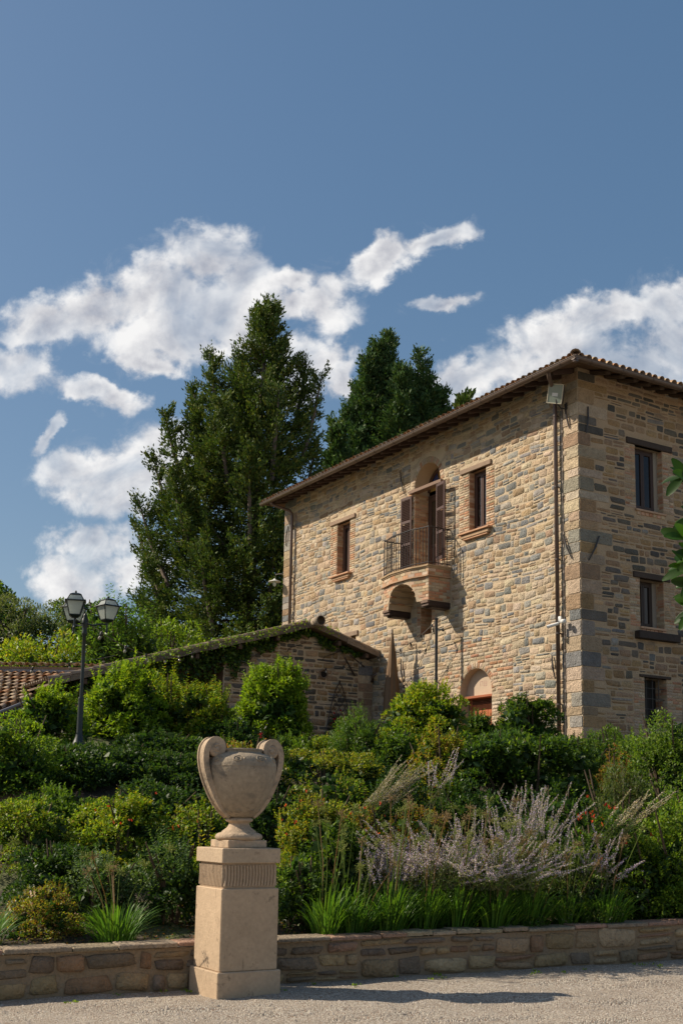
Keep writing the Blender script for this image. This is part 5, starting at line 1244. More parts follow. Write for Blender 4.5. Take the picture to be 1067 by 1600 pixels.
    for lab, x, y, rx, zt_, pal, n in (  # fillers: shade between the shrubs is put into the dark leaf palette
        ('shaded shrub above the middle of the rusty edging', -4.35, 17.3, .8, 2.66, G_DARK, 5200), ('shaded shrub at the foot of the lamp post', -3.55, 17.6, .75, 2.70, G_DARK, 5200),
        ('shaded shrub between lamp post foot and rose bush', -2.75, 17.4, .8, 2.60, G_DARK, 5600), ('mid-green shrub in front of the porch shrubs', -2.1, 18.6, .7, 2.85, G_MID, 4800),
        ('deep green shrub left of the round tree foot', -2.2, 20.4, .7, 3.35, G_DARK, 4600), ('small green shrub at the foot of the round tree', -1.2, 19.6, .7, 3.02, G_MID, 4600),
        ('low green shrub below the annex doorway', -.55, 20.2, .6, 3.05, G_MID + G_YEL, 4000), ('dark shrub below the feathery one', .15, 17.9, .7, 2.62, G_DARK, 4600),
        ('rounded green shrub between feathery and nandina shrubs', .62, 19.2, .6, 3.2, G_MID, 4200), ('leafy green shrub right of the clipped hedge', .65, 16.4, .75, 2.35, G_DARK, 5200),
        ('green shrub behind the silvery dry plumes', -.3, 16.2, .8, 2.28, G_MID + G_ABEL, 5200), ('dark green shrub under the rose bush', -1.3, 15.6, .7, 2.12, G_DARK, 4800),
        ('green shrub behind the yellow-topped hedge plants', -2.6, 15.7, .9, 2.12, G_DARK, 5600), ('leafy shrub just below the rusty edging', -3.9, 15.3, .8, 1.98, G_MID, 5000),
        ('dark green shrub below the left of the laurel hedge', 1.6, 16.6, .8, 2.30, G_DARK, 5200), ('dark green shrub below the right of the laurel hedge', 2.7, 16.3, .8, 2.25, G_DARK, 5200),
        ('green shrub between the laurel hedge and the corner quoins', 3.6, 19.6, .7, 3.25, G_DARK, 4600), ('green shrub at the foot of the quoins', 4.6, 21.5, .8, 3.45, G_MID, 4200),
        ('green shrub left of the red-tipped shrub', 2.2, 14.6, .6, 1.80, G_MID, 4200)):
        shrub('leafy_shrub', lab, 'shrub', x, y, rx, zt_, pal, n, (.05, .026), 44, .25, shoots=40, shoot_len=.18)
    # --- front rows
    H = 'mixed informal hedge plants behind the front bed'
    shrub('abelia_shrub', 'left end of the informal hedge under the rusty edging', 'shrub', -3.85, 14.1, .72, 1.88, G_ABEL + G_BRIGHT, 6500, (.040, .021), 56, .2, shoots=80, shoot_len=.16)
    shrub('abelia_shrub', 'yellow-green topped hedge plant left of the urn', 'shrub', -2.75, 14.3, .74, 2.02, G_YEL + G_BRIGHT, 7500, (.040, .021), 60, .2, shoots=90, shoot_len=.16, tips=(RED, 12))
    shrub('abelia_shrub', 'hedge plant directly behind the urn handle', 'shrub', -1.85, 14.1, .52, 1.95, G_BRIGHT + G_ABEL, 5200, (.040, .021), 50, .2, shoots=60, shoot_len=.16, tips=(RED, 10))
    shrub('photinia_shrub', 'yellowish shrub with scattered red tips right of the urn', 'shrub', -.52, 14.5, .62, 2.06, G_YEL + G_ABEL, 8000, (.040, .021), 60, .2, shoots=90, shoot_len=.18, tips=(RED, 34))
    shrub('abelia_shrub', 'orange-green hedge plant in the middle of the bed', 'shrub', .28, 14.9, .62, 1.95, G_ABEL + G_RUST, 6500, (.036, .019), 56, .2, shoots=60, shoot_len=.18, tips=(RED, 16))
    shrub('viburnum_shrub', 'glossy dark oval-leaved shrub low between urn and purple flowers', 'shrub', -.22, 13.2, .50, 1.66, G_DARK + G_MID, 3800, (.062, .028), 40, .24, shoots=40, shoot_len=.15)
    shrub('barberry_shrub', 'rust-brown small-leaved shrub behind the left of the purple flowers', 'shrub', .85, 15.3, .52, 1.92, G_RUST, 4600, (.032, .018), 50, .22, shoots=40, shoot_len=.15)
    shrub('photinia_shrub', 'dark shrub with bright red new tips at the right of the bed', 'shrub', 2.95, 14.3, .60, 1.93, G_MID + G_DARK, 6500, (.050, .022), 56, .2, shoots=60, shoot_len=.14, tips=(RED, 30))
    shrub('photinia_shrub', 'lighter hedge plant with a few red tips at the right edge', 'shrub', 3.80, 14.4, .62, 1.98, G_MID + G_BRIGHT, 6500, (.045, .021), 56, .2, shoots=70, shoot_len=.16, tips=(RED, 8))
    shrub('leafy_shrub', 'low fresh green shrub above the wall at the right edge', 'shrub', 3.50, 14.35, .62, 1.62, G_MID + G_BRIGHT, 5200, (.042, .020), 48, .2, shoots=50, shoot_len=.15)
    shrub('leafy_shrub', 'dark shrub filling the bed behind the agapanthus on the left', 'shrub', -3.2, 12.9, .62, 1.42, G_DARK, 4600, (.04, .021), 48, .22, shoots=20, shoot_len=.15)
    shrub('silver_leaf_shrub', 'grey-green shrub with pale leaf rims left of the agapanthus flowers', 'shrub', -2.62, 12.35, .42, 1.26, G_SILV, 3200, (.034, .016), 40, .22, shoots=60, shoot_len=.2)
    shrub('silver_leaf_shrub', 'grey-green shrub with upright shoots close behind the pedestal', 'shrub', -1.95, 12.6, .50, 1.46, G_SILV + G_DARK, 4200, (.036, .016), 44, .22, shoots=90, shoot_len=.3)
    shrub('privet_shrub', 'low shrub with curled yellow leaf pairs beside the pedestal top', 'shrub', -1.45, 12.5, .32, 1.50, G_MID + G_DARK, 1800, (.045, .018), 26, .28, shoots=26, shoot_len=.42, shoot_pal=G_YEL)
    shrub('leafy_shrub', 'shadowed shrub directly right of the pedestal', 'shrub', -.55, 12.7, .45, 1.28, G_DARK + G_MID, 3400, (.045, .022), 40, .24, shoots=20)
    shrub('spiraea_shrub', 'low orange-green mound on the wall at the left', 'shrub', -3.05, 11.75, .42, .98, G_RUST + G_YEL, 4600, (.026, .013), 46, .22, shoots=60, shoot_len=.12)
    shrub('leafy_shrub', 'olive-green bushy growth under the purple flower spikes', 'shrub', 1.45, 13.5, .95, 1.42, G_OLIVE + G_MID, 7500, (.040, .015), 60, .2, ry=.6, shoots=90, shoot_len=.2)
    shrub('leafy_shrub', 'fine green shrub with small yellow heads right of the purple flowers', 'shrub', 2.55, 13.75, .60, 1.26, G_MID + G_OLIVE, 4600, (.036, .012), 46, .22, shoots=80, shoot_len=.2)
    shrub('groundcover_shrub', 'low dark growth along the coping at the far right', 'shrub', 3.6, 14.2, .85, .98, G_MID, 4600, (.038, .018), 46, .22, ry=.30)

def strap_clump(label, x, y, r, h, n, pal, stalks=0, heads=True, lean=(0, 0)):
    t = empty('agapanthus_clump', (x, y, hz(x, y) - .03), label, 'agapanthus', 'strap-leaved agapanthus clumps along the wall')
    a = rng.uniform(0, 6.28, n); r0 = rng.uniform(0, 1, n) ** .6 * r * .45; out = rng.uniform(.15, 1, n) * r; H = h * rng.uniform(.55, 1.05, n) * (1 - .25 * out / r)
    m_ = 6; W = rng.uniform(.006, .011, n); V = []; droop = rng.uniform(.0, .7, n)
    side = np.stack([-np.sin(a + .5), np.cos(a + .5), 0 * a], 1)
    for j in range(m_ + 1):
        u = j / m_; rr = r0 + out * u ** 1.5; z = H * (np.sin(u * (1.25 + .55 * droop)) / math.sin(1.25)) 
        c = np.stack([rr * np.cos(a) + lean[0] * u, rr * np.sin(a) + lean[1] * u, z], 1); w = (W * (1 - u ** 3) * (1 if u > 0 else .8))[:, None]
        V += [c - side * w, c + side * w]
    V = np.stack(V, 1); F = []
    for j in range(m_): F.append([2 * j, 2 * j + 1, 2 * j + 3, 2 * j + 2])
    F = np.array(F)[None] + (np.arange(n) * 2 * (m_ + 1))[:, None, None]
    T = np.repeat(tones(n, pal), m_, 0); np_obj('foliage', V.reshape(-1, 3), F.reshape(-1, 4), T, LEAF, t)
    for k in range(stalks):
        aa = random.uniform(0, 6.28); q = random.uniform(.08, .34 + .18 * (stalks > 8 and r < .43 and h < .43)); hh = h * random.uniform(1.5, 2.35); tx, ty = q * math.cos(aa) + lean[0] * 2 + random.uniform(-.08, .12), q * math.sin(aa) + lean[1]
        dry = random.random() < (.2 if h < .43 else .38); b = MB((.30, .20, .09) if dry else (.17, .23, .05)); b.tube([(r * .2 * math.cos(aa), r * .2 * math.sin(aa), 0), (tx * .45, ty * .45, hh * .55), (tx, ty, hh)], [.0055, .0048, .004], 5); s = b.build('flower_stalk', LEAF, t)
        b = MB((.36, .26, .14) if dry else (.32, .35, .10))
        for i in range(34):
            d = unit(np.array([random.gauss(0, 1), random.gauss(0, 1), random.gauss(.35, .8)])) * random.uniform(.035, .06); e = (tx + d[0], ty + d[1], hh + d[2]); b.tube([(tx, ty, hh), e], .0012, 3, None, False)
            b.tube([e, (e[0] + d[0] * .25, e[1] + d[1] * .25, e[2] + d[2] * .25)], .0038, 4)
        b.build('seed_head', LEAF, s)
    return t
STRAP = [(3, (.065, .13, .018)), (2, (.045, .10, .016)), (1, (.10, .17, .02))]
def agapanthus():
    strap_clump('isolated bright green strap-leaved clump left of the pedestal', -2.30, 11.62, .42, .42, 190, STRAP, 9)
    strap_clump('strap-leaved clump cut by the left edge of the photograph', -3.45, 11.2, .38, .42, 120, STRAP, 3)
    places = [('in shade just right of the pedestal', -.32, 12.25, 4), ('second clump right of the pedestal', .05, 12.45, 5), ('below the glossy dark shrub', .42, 12.55, 6), ('under the left of the purple flowers', .80, 12.75, 6), ('under the middle of the purple flowers', 1.17, 12.9, 9), ('with many stalks under the purple flowers', 1.55, 13.05, 9), ('below the right end of the purple flowers', 1.95, 13.25, 7), ('right of the purple flowers', 2.35, 13.4, 5), ('near the right end of the bed', 2.8, 13.55, 3)]
    for lab, x, y, st in places: strap_clump('agapanthus clump on the wall edge, ' + lab, x + random.uniform(-.05, .05), y + random.uniform(-.04, .1), random.uniform(.34, .44), random.uniform(.43, .62), 170, STRAP, st + 2, lean=(.08, -.03))
    places = [('pressed against the back of the pedestal side row', -.10, 12.75), ('in the second row below the barberry', .62, 13.05), ('in the second row below the olive growth', 1.35, 13.35)]
    for lab, x, y in places: strap_clump('taller agapanthus clump ' + lab, x, y, .36, .60, 130, STRAP, 6, lean=(.06, 0))
LIL = [(4, (.42, .34, .48)), (2, (.33, .26, .46)), (2, (.46, .40, .45)), (1, (.30, .30, .22))]
def spikes(label, x, y, z0, n, rx, hmin, hmax, lean, spread, pal=LIL, fl=.45, up=1.0, stem=(.22, .22, .13)):
    t = empty('russian_sage', (x, y, z0), label, 'flowering plant', 'lilac flower spikes in the bed')
    V = []; T = []; Vs = []; Ts = []
    base = np.stack([rng.uniform(-.4, .4, n) * rx, rng.uniform(-.3, .3, n) * rx * .7, np.zeros(n)], 1)
    d = unit(np.stack([rng.normal(lean[0], spread, n), rng.normal(lean[1], spread * .6, n), np.full(n, up) + rng.uniform(-.25, .25, n)], 1)); L = rng.uniform(hmin, hmax, n)
    bend = np.stack([rng.normal(lean[0] * .5, .25, n), rng.normal(0, .2, n), rng.uniform(-.45, -.05, n)], 1)
    f = lambda u: base + d * (L * u)[:, None] + bend * ((L * u) ** 2)[:, None] * .35
    segs = 7; w = .0042
    pts = np.stack([f(j / segs) for j in range(segs + 1)], 1)
    up_ = unit(np.cross(d, np.array([.3, 1, .1])))
    VV = np.stack([pts - up_[:, None] * w, pts + up_[:, None] * w], 2).reshape(n, -1, 3); F = np.array([[2 * j, 2 * j + 1, 2 * j + 3, 2 * j + 2] for j in range(segs)])[None] + (np.arange(n) * 2 * (segs + 1))[:, None, None]
    up2 = unit(np.cross(d, up_)); V2 = np.stack([pts - up2[:, None] * w, pts + up2[:, None] * w], 2).reshape(n, -1, 3)
    A = np.concatenate([VV.reshape(-1, 3), V2.reshape(-1, 3)]); FF = np.concatenate([F.reshape(-1, 4), F.reshape(-1, 4) + n * 2 * (segs + 1)])
    np_obj('stem', A, FF, np.tile(np.array([stem]), (len(FF), 1)), LEAF, t)
    # side sprigs and whorls of tiny flowers
    m_ = 50; u = np.linspace(fl, 1, m_); P = []
    for uu in u:
        p = f(uu); rad = .014 * (1.15 - .8 * (uu - fl) / (1 - fl)) 
        for q in range(3): P.append(p + rng.normal(0, rad * .55, p.shape))
    P = np.concatenate(P); k = rng.uniform(.009, .017, len(P))
    np_obj('blossom', *leafq(P, rng.normal(0, 1, P.shape) + np.array([0, 0, .4]), rng.normal(0, 1, P.shape), k, k * .7), tones(len(P), pal), FLOWER, t)
    m_ = 12; P = np.concatenate([f(uu) for uu in np.linspace(.12, fl + .05, m_)]); P = P + rng.normal(0, .012, P.shape); P = np.repeat(P, 2, 0)
    np_obj('foliage', *leafq(P, rng.normal(0, 1, P.shape) + np.array([0, 0, .3]), rng.normal(0, 1, P.shape), .038, .010), tones(len(P), G_OLIVE + G_MID), LEAF, t)
def flowers():
    zt = lambda x, y: hz(x, y) + .25
    spikes('large lilac-flowered mass of arching spikes in the middle of the bed', 1.35, 13.1, zt(1.35, 13.1) + .18, 165, 1.5, .45, .95, (-.15, -.2), 1.0)
    spikes('lilac spikes leaning to the left beside the large lilac mass', .95, 13.2, zt(.95, 13.2) + .15, 75, .9, .5, .95, (-.95, -.1), .45)
    spikes('tall upright lilac spikes standing above the rest in front of the laurel hedge', 1.95, 13.7, zt(1.95, 13.7) + .35, 44, .95, .62, 1.10, (.12, 0), .34, up=1.2)
    spikes('silvery plume-like dry spikes leaning right beyond the orange-green plant', .10, 15.0, 1.55, 40, .5, .65, 1.05, (.75, 0), .16, pal=[(1, (.40, .34, .30)), (1, (.34, .29, .27))], up=1.15, fl=.35)
    spikes('thin lilac sprigs at the right end of the bed', 2.6, 13.75, zt(2.6, 13.75) + .1, 30, .8, .5, .85, (.25, -.1), .5)
    spikes('single long pale sprigs reaching right in front of the red-tipped shrub', 2.9, 13.9, 1.35, 12, .4, .6, .95, (.75, 0), .2, pal=[(1, (.42, .36, .30))])
    spikes('lilac sprigs in the lower left of the flower mass', .35, 12.9, zt(.35, 12.9), 30, .6, .45, .8, (.2, -.1), .45)
    spikes('two thin pale sprigs in front of the laurel hedge left side', 1.0, 14.6, 1.75, 8, .4, .6, .85, (.25, 0), .3)

# --- trees -----------------------------------------------------------
def conifer(name, label, x, y, zb, leaders, trunk_r, pal, spray=.34, dens=1.0):
    t = empty(name, (x, y, zb), label, 'tree')
    P, D, K = [], [], []; br = MB((.13, .10, .08))
    for (bx, by, bz, tx, ty, tz, R_, n) in leaders:
        b0, b1 = np.array([bx, by, bz]), np.array([tx, ty, tz])
        br.tube([tuple(b0), tuple((b0 + b1) / 2 + np.array([bx - tx, by - ty, 0]) * -.08), tuple(b1)], [trunk_r * (1 if bz == 0 else .25), trunk_r * .5 * (1 if bz == 0 else .35), .02], 7)
        n = int(n * dens)
        for k in range(n):
            u = ((k + rng.random()) / n) ** .85; c = b0 + (b1 - b0) * u
            rad = R_ * (1 - u) ** .86 * rng.uniform(.62, 1.14) + .16; a = rng.uniform(0, 6.28); el = rng.uniform(-.08, .32) + .45 * u
            d = np.array([math.cos(a) * math.cos(el), math.sin(a) * math.cos(el), math.sin(el)])
            if k % 2 == 0 and rad > .8: br.tube([tuple(c), tuple(c + d * rad * .5 + np.array([0, 0, -.10 * rad])), tuple(c + d * rad * .92 + np.array([0, 0, -.02]))], [.04, .026, .008], 4, None, False)
            side = unit(np.cross(d, [0, 0, 1.])); nn = int(2 + 2.6 * rad)
            for s in np.linspace(.30 if rad > 1 else .1, 1, nn):
                for q in range(3):
                    off = side * rng.normal(0, .20) * (.35 + rad * .5 * (1.15 - s)) + np.array([0, 0, rng.normal(0, .09) - .16 * rad * math.sin(s * 3.0)])
                    p0 = c + d * rad * s + off; m_ = 12; dd = unit(d * .8 + off * 1.2 + np.array([0, 0, .45]))
                    t_ = rng.uniform(-.15, .34, (m_, 1)); p = p0 + dd * t_ + rng.normal(0, .055, (m_, 3))
                    P.append(p); D.append(unit(dd + rng.normal(0, .38, p.shape) + np.array([0, 0, .05]))); K.append(np.full(m_, spray) * rng.uniform(.6, 1.2, m_))
        # tuft at the tip
        p = b1 + rng.normal(0, .07, (26, 3)) * np.array([1, 1, 3.5]) - np.array([0, 0, .15]); P.append(p); D.append(unit(rng.normal(0, .35, p.shape) + np.array([0, 0, 1.]))); K.append(np.full(26, spray * .8))
    P, D, K = map(np.concatenate, (P, D, K)); n = len(P)
    V, F = leafq(P, D, rng.normal(0, 1, P.shape), K, K * .42, .10, .05); T = tones(n, pal, .28)
    np_obj('crown', V, F, T, CONIF, t); br.build('trunk', BARK, t, True); return n
CP = [(3, (.038, .066, .015)), (3, (.052, .080, .018)), (2, (.088, .104, .025)), (1, (.025, .045, .014))]
CP2 = [(3, (.030, .062, .022)), (3, (.04, .076, .025)), (1, (.065, .09, .03))]
def broadleaf(name, label, x, y, rx, zt, pal, n, leaf, lumps=40, lr=.27, shoots=0, shoot_len=.8, trunk=.15, low=.25, ry=None):
    t = shrub(name, label, 'tree', x, y, rx, zt, pal, n, leaf, lumps, lr, shoots=shoots, shoot_len=shoot_len, low=low, ry=ry)
    b = MB((.12, .095, .075)); h = zt - hz(x, y); b.tube([(0, 0, -.3), (.1 * rx, 0, h * .3), (-.05 * rx, .1, h * .75)], [trunk, trunk * .8, trunk * .3], 8)
    for k in range(5):
        a = k * 1.3; b.tube([(.05, 0, h * (.25 + .07 * k)), (rx * .55 * math.cos(a), rx * .55 * math.sin(a), h * (.5 + .07 * k))], [trunk * .4, trunk * .12], 5)
    b.build('trunk', BARK, t); return t
def trees():
    x, y = -4.2, 46.0; zb = hz(x, y)
    up = 22.8 - zb
    at = lambda px, py, Y=46.: ((px - 560) / 1830 * Y * 1.0 - x - .0, 0, 0)
    def tip(px, py, dy=0.):                       # tops seen against the sky, relative to the trunk
        wx = -9.25 + (px - 205) * (7.84 / 307); wz = 22.64 - (py - 478) * (8.9 / 322); return wx - x, dy, wz - zb
    tx, ty, tz = tip(412, 478)
    Ld = [(-.5, 0, 0, tx, 0, tz, 5.4, 420), (-1.0, -.3, .5, *tip(305, 640, -.4), 3.6, 150)]
    for px_, py_, dy, br_, R_, n in ((323, 560, -.5, .25, 1.5, 100), (292, 603, .8, .2, 1.4, 90), (255, 655, -.6, .12, 1.4, 90), (232, 710, .5, .08, 1.3, 80), (476, 560, .4, .3, 1.3, 80), (503, 592, -.5, .25, 1.0, 60), (222, 790, -.8, .05, 1.5, 80), (208, 812, .8, .03, 1.3, 70), (360, 545, 1.5, .3, 1.5, 90), (440, 640, -2.2, .15, 2.0, 110), (350, 660, -2.4, .12, 2.0, 120), (280, 760, -2.2, .06, 1.9, 110), (400, 740, -2.8, .08, 2.0, 120), (240, 880, -1.0, .02, 1.7, 90), (225, 930, .2, .0, 1.4, 80), (330, 870, -2.8, .03, 2.2, 120), (270, 960, -1.8, 0, 1.6, 80), (495, 680, .6, .15, 1.2, 70), (440, 830, -2.0, .05, 1.8, 90)):
        a, b, c = tip(px_, py_, dy); lo = min(3.4, c * .5); Ld.append((a * .72, b * .6, c - lo, a, b, c, R_ * .46, int(n * .30)))
    print('conifer', conifer('tall_cypress', 'tall dark many-topped conifer rising left of the tall house', x, y, zb, Ld, .42, CP, .165))
    x2, y2 = 1.4, 56.0; zb = hz(x2, y2)
    f = lambda px, py: (-.81 + (px - 540) * (5.11 / 160) - x2, 25.64 - (py - 527) * (3.84 / 113) - zb)
    Ld = []
    for px_, py_, dy, R_, n in ((606, 527, 0, 2.9, 230), (590, 545, -.5, 1.6, 120), (572, 575, -.8, 1.6, 120), (556, 600, .4, 1.5, 110), (545, 650, -.8, 1.6, 100), (625, 600, -1.8, 2.0, 130), (560, 690, -1.5, 2., 110), (520, 655, .6, 1.1, 80)):
        a, c = f(px_, py_); Ld.append((a * .7, dy * .7, c * .3 if n > 200 else c - 4.5, a, dy, c, R_ * (1 if n > 200 else .6), int(n * .7)))
    conifer('distant_cypress', 'dark conifer with ragged double top behind the house roof', x2, y2, zb, Ld, .35, CP2, .19)
    x3, y3 = 3.1, 56.5; zb = hz(x3, y3); Ld = []
    for px_, py_, dy, R_, n in ((657, 545, 0, 1.9, 170), (640, 580, .5, 1.4, 100), (672, 590, -.5, 1.2, 90), (692, 603, 0, 1.0, 70), (700, 640, .3, 1.2, 70), (660, 640, -1.5, 1.8, 100)):
        a = -.81 + (px_ - 540) * (5.11 / 160) - x3; c = 25.64 - (py_ - 527) * (3.84 / 113) - zb; Ld.append((a * .7, dy * .7, c * .3 if n > 160 else c - 4.5, a, dy, c, R_ * (1.1 if n > 160 else .7), int(n * .7)))
    conifer('distant_cypress', 'slimmer dark conifer at the right of the pair behind the roof', x3, y3, zb, Ld, .3, CP2, .19)
    x4, y4 = 4.75, 52.; zb = hz(x4, y4); conifer('distant_cypress', 'small conifer tip just clearing the roof ridge', x4, y4, zb, [(0, 0, 0, 0, 0, 20.6 - zb + .35, 1.4, 150)], .2, CP, .30)
    x5, y5 = -.9, 50.; zb = hz(x5, y5); conifer('distant_cypress', 'shaded lower conifer between the tall one and the pair', x5, y5, zb, [(0, 0, 0, -.15, 0, 18.6 - zb, 1.9, 200), (.5, 0, 3, 1.0, 0, 17.4 - zb, 1.6, 120)], .25, CP2, .24)
    # robinia thicket behind the annex
    broadleaf('robinia_tree', 'light green robinia with airy sprays right behind the lamp lanterns', -7.0, 34., 1.25, 8.3, [(2, (.085, .15, .025)), (2, (.06, .11, .02))], 5200, (.13, .055), 46, .25, shoots=60, shoot_len=1.0)
    broadleaf('robinia_tree', 'sunny yellow-green robinia above the tiled outbuilding', -9.3, 35., 1.9, 7.35, G_YEL + G_BRIGHT, 6500, (.12, .05), 60, .22, shoots=70, shoot_len=.7, low=.1)
    broadleaf('robinia_tree', 'green robinia thicket left of the tall conifer', -6.0, 36., 1.7, 8.0, G_BRIGHT + G_MID, 7000, (.12, .05), 60, .22, shoots=60, shoot_len=.7, low=.1)
    broadleaf('leafy_tree', 'shaded green tree behind the ivy of the annex roof', -4.3, 37.5, 1.7, 7.6, G_MID, 6000, (.12, .06), 50, .24, shoots=30, low=.05)
    broadleaf('olive_tree', 'broad grey-green olive tree on the far grassy slope', -17.0, 58., 2.6, 12.6, G_OLIVE, 9000, (.16, .05), 60, .22, trunk=.3, low=.18)
    broadleaf('olive_tree', 'paler olive tree with a forked trunk at the left edge of the slope', -18.6, 55., 1.7, 10.2, [(1, (.12, .135, .075)), (1, (.09, .105, .055))], 6500, (.15, .05), 50, .22, trunk=.25, low=.2)
    broadleaf('leafy_tree', 'dark green oak at the far left edge above the olives', -21.0, 66., 1.9, 14.9, G_MID + G_DARK, 7500, (.2, .12), 46, .24, trunk=.3, low=.2)
    broadleaf('leafy_tree', 'small far tree peeping over the olive tree', -16.8, 72., 2.6, 15.1, G_MID + G_DARK, 4000, (.22, .12), 36, .26, trunk=.3, low=.2)

def leaf_detail(mb_list, tone_list, p, d, nrm, L, W):
    # a full leaf of two folded rows, for leaves near the camera
    d = unit(d); s = unit(np.cross(d, nrm)); u = np.cross(s, d); V = []; m_ = 7
    for j in range(m_ + 1):
        t = j / m_; w = W * .5 * (math.sin(math.pi * min(1, t * .93 + .03)) ** .75) * (1 - .25 * (1 - t)); c = p + d * L * t - u * L * .16 * t * t
        V += [c - s * w + u * w * .35, c, c + s * w + u * w * .35]
    b = sum(len(v) for v in mb_list); mb_list.append(np.array(V))
    for j in range(m_):
        for k in range(2): tone_list.append([b + 3 * j + k, b + 3 * j + k + 1, b + 3 * (j + 1) + k + 1, b + 3 * (j + 1) + k])
def magnolia():
    # stands just right of the view; only the ends of its twigs reach in
    x, y = 2.75, 5.4; t = empty('magnolia_tree', (x, y, 0.), 'glossy-leaved magnolia whose twig ends reach in at the right edge', 'tree')
    k = 5.0 / 1830
    at = lambda px, py, Y: np.array([(px - 560) / 1830 * Y, Y, 1.6 + (1289 - py) / 1830 * Y]) 
    tips = [((1030, 735), 5.2, (-.9, 0, .25)), ((1052, 800), 5.3, (-.9, 0, .35)), ((1035, 835), 5.0, (-.8, -.2, .5)), ((1052, 868), 5.0, (-.9, .1, .3)), ((1032, 885), 5.1, (-.9, .1, .25)), ((1050, 905), 4.9, (-.8, -.3, .1)), ((1055, 930), 4.9, (-.8, -.2, -.05)), ((1048, 955), 4.9, (-.9, -.1, -.15)), ((1066, 975), 4.9, (-.9, 0, -.2)), ((1078, 1062), 5.0, (-.9, 0, -.1)), ((1080, 770), 5.1, (-.6, 0, .7))]
    V, F, br = [], [], MB((.12, .10, .045)); T = []
    br.tube([(0, 0, -.1), (.05, 0, 1.2), (-.1, .05, 2.3), (0, 0, 3.9)], [.11, .09, .06, .02], 8)
    O = np.array([x, y, 0]); rl = np.random.default_rng(3)
    def whorl(p, d, n, L):
        d = unit(np.array(d, float))
        for i in range(n):
            a = i * 2.4 + rl.uniform(0, .5); s = unit(np.cross(d, [0, .3, 1.])); u = np.cross(s, d); dd = d * rl.uniform(.35, 1.0) + (s * math.cos(a) + u * math.sin(a)) * rl.uniform(.45, .8) + np.array([0, 0, .12]); n0 = len(F)
            leaf_detail(V, F, p - d * rl.uniform(0, .05), dd, unit(rl.normal(0, .35, 3) + np.array([0, -.9, .55])), L * rl.uniform(.8, 1.1), L * .50)
            c = np.array([(.040, .105, .012), (.060, .14, .014), (.026, .07, .010)][rl.integers(3)]) * rl.uniform(.5, .9); T.extend([c] * (len(F) - n0))
    for (pp, Y, d) in tips:
        p = at(*pp, Y) + np.array([.125, 0, 0]) - O; whorl(p, d, 6, .115); q = np.array([-.2 + rl.uniform(-.1, .1), .05, max(1.6, p[2] - .35)]); br.tube([tuple(p), tuple(p - unit(np.array(d, float)) * .22 + np.array([0, 0, -.03])), tuple((p + q) / 2 + np.array([.1, 0, -.06])), tuple(q)], [.004, .006, .011, .02], 6)
    for i in range(110):
        a = rl.uniform(0, 6.28); ph = rl.uniform(-.5, 1.4); r_ = rl.uniform(.45, 1.0); p = np.array([math.cos(a) * math.cos(ph) * .95, math.sin(a) * math.cos(ph) * .95, 2.75 + math.sin(ph) * 1.2]) * np.array([r_, r_, 1])
        w = p + O
        if w[0] < (1110 - 560) / 1830 * w[1] + .16: continue
        whorl(p, unit(p - np.array([0, 0, 2.2])), 6, .115); br.tube([tuple(p), tuple(p * np.array([.4, .4, 1]) - np.array([0, 0, .25]))], [.005, .012], 5)
    np_obj('foliage', np.concatenate(V), np.array(F), np.array(T), LEAF, t, True); br.build('trunk', BARK, t, True)

def ivy():
    p = AM @ Vector(fA(-4.8, 5.0, .3)); t = empty('ivy', p, 'ivy hanging under the tiled roof edge of the annex', 'ivy', rz=YAW)
    P = []
    n = 9000; a = rng.uniform(-8.6, -.4, n); w = np.interp(a, [-8.6, -7, -5.6, -4.6, -3.6, -2.4, -1.6, -.8, -.4], [.5, .75, .8, .95, .38, .15, .3, .18, .05]); d = rng.uniform(0, 1, n) ** 1.3 * w * (.7 + .3 * np.sin(a * 7) + .25 * np.sin(a * 17))
    keep = rng.random(n) < np.interp(a, [-8.6, -4.4, -3.4, -2.4, -1.6, -.4], [1, 1, .7, .25, .4, .12]); a, d = a[keep], d[keep]; n = len(a)
    z = np.array([atop(q) for q in a]) + .06 - d - 5.0; q = np.where(a > -4.6, rng.uniform(.03, .16, n), rng.uniform(-.5, .25, n))
    # parent frame is rotated with the annex: x = a, y = -q
    P = np.stack([a + 4.8, -q + .3, z], 1); D = np.stack([rng.normal(0, .5, n), -np.abs(rng.normal(.5, .4, n)), rng.normal(-.5, .5, n)], 1)
    V, F = leafq(P, D, rng.normal(0, .5, P.shape) + np.array([0, -1, .5]), .085, .07)
    m_ = 900; a2 = rng.uniform(-7.6, -1.4, m_); keep = rng.random(m_) < np.where(a2 < -3.2, .9, .35); a2 = a2[keep]; m_ = len(a2); P2 = np.stack([a2 + 4.8, -.42 + .3 + rng.normal(0, .06, m_), np.array([atop(v) for v in a2]) + .2 - 5.0 + rng.uniform(-.15, .14, m_)], 1)
    V2, F2 = leafq(P2, rng.normal(0, 1, P2.shape), rng.normal(0, .5, P2.shape) + np.array([0, -.5, 1]), .08, .05)
    np_obj('foliage', np.concatenate([V, V2]), np.concatenate([F, F2 + len(V)]), np.concatenate([tones(n, G_DARK + G_MID), tones(m_, G_BRIGHT)]), LEAF, t)
    b = MB((.08, .06, .045))
    for k in range(7):
        a0 = -8 + k * 1.1; b.tube([(a0 + 4.8 + .3 * math.sin(j), -.02 + .25, atop(a0) - 5.0 - .1 * j) for j in range(6)], .012, 4)
    b.build('stem', BARK, t)
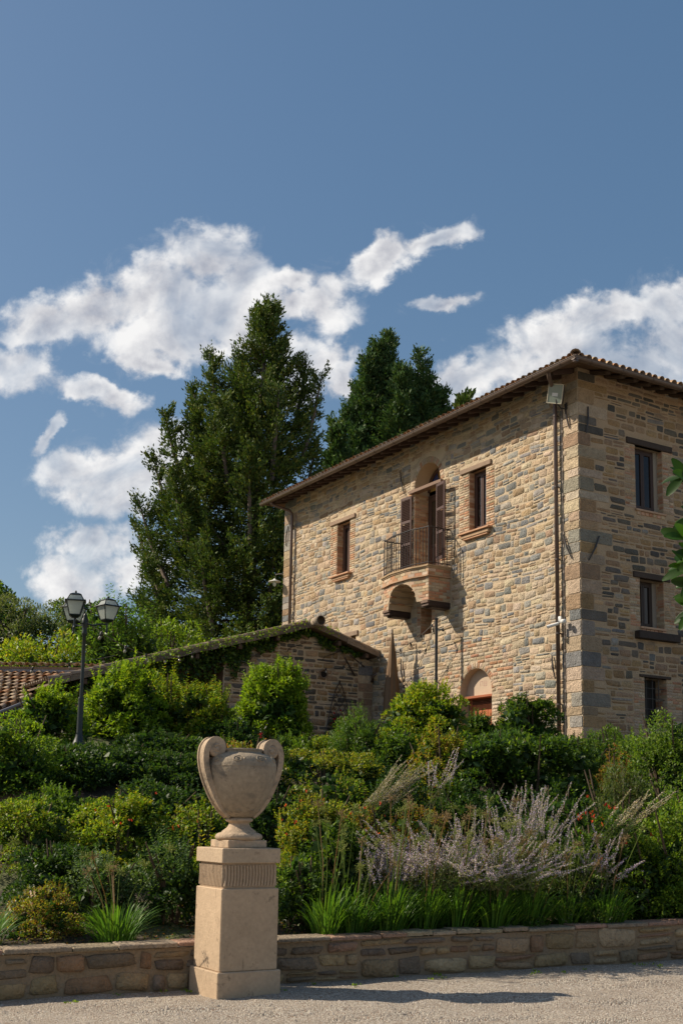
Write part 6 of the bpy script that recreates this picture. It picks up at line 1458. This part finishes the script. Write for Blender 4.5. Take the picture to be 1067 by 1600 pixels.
def edging():
    t = empty('rusty_edging', (-4.3, 16.0, 1.6), 'rusty brown steel edging strip along the upper bed at the left', 'garden edging')
    b = MB((.12, .06, .04)); b.box(-2.5, .62, -.01, .01, -.6, .29, .002); b.build('strip', METAL, t)
    b = MB((.11, .055, .035)); b.box(-2.5, .62, -.02, .03, .28, .30, .002); b.build('lip', METAL, t)
def weeds():
    n = 26; P = []
    t = empty('gravel_weeds', (0, 0, 0), 'tiny green weeds sprouting in the gravel along the wall foot', 'weeds'); t['kind'] = 'stuff'
    for k in range(n):
        c = wallp(random.uniform(-2.6, 5.0), -random.uniform(.03, .5)); m_ = random.randint(5, 16)
        P.append(np.array([c[0], c[1], gz(c[0]) + .005]) + rng.normal(0, 1, (m_, 3)) * np.array([.02, .02, .004]))
    P = np.concatenate(P); P[:, 2] = np.maximum(P[:, 2], gz(P[:, 0]))
    np_obj('foliage', *leafq(P, rng.normal(0, .6, P.shape) + np.array([0, 0, .8]), rng.normal(0, 1, P.shape), .028, .014), tones(len(P), G_BRIGHT), LEAF, t)
def hill_grass():
    n = 26000; x = rng.uniform(-34, -12, n); y = rng.uniform(44, 74, n); z = height(x, y); P = np.stack([x, y, z], 1); k = rng.uniform(.15, .38, n)
    V, F = leafq(P, rng.normal(0, .25, P.shape) + np.array([0, 0, 1.]), rng.normal(0, 1, P.shape), k, .035, .02, .15)
    tag(np_obj('meadow_grass', V, F, tones(n, [(2, (.15, .19, .05)), (2, (.20, .21, .08)), (1, (.10, .15, .04))]), LEAF), 'sunny meadow grass on the slope at the far left', 'grass', kind='stuff')
def soil_litter():
    n = 9000; u = rng.uniform(-4, 6, n); d = rng.uniform(.36, 2.2, n) ; x = W0[0] + WD[0] * u + WN[0] * d; y = W0[1] + WD[1] * u + WN[1] * d; P = np.stack([x, y, height(x, y) + .01], 1)
    V, F = leafq(P, rng.normal(0, 1, P.shape) * np.array([1, 1, .5]) + np.array([0, 0, .2]), rng.normal(0, .5, P.shape) + np.array([0, 0, 1.]), .035, .02)
    tag(np_obj('ground_cover', V, F, tones(n, G_DARK + G_RUST + [(2, (.06, .045, .03))]), LEAF), 'low ground cover and leaf litter on the bed soil', 'ground cover', kind='stuff')
trellis(); garden(); agapanthus(); flowers(); trees(); magnolia(); ivy(); edging(); weeds(); hill_grass(); soil_litter()
print('objects', len(bpy.data.objects), 'tris', sum(len(o.data.polygons) for o in bpy.data.objects if o.type == 'MESH') * 2)
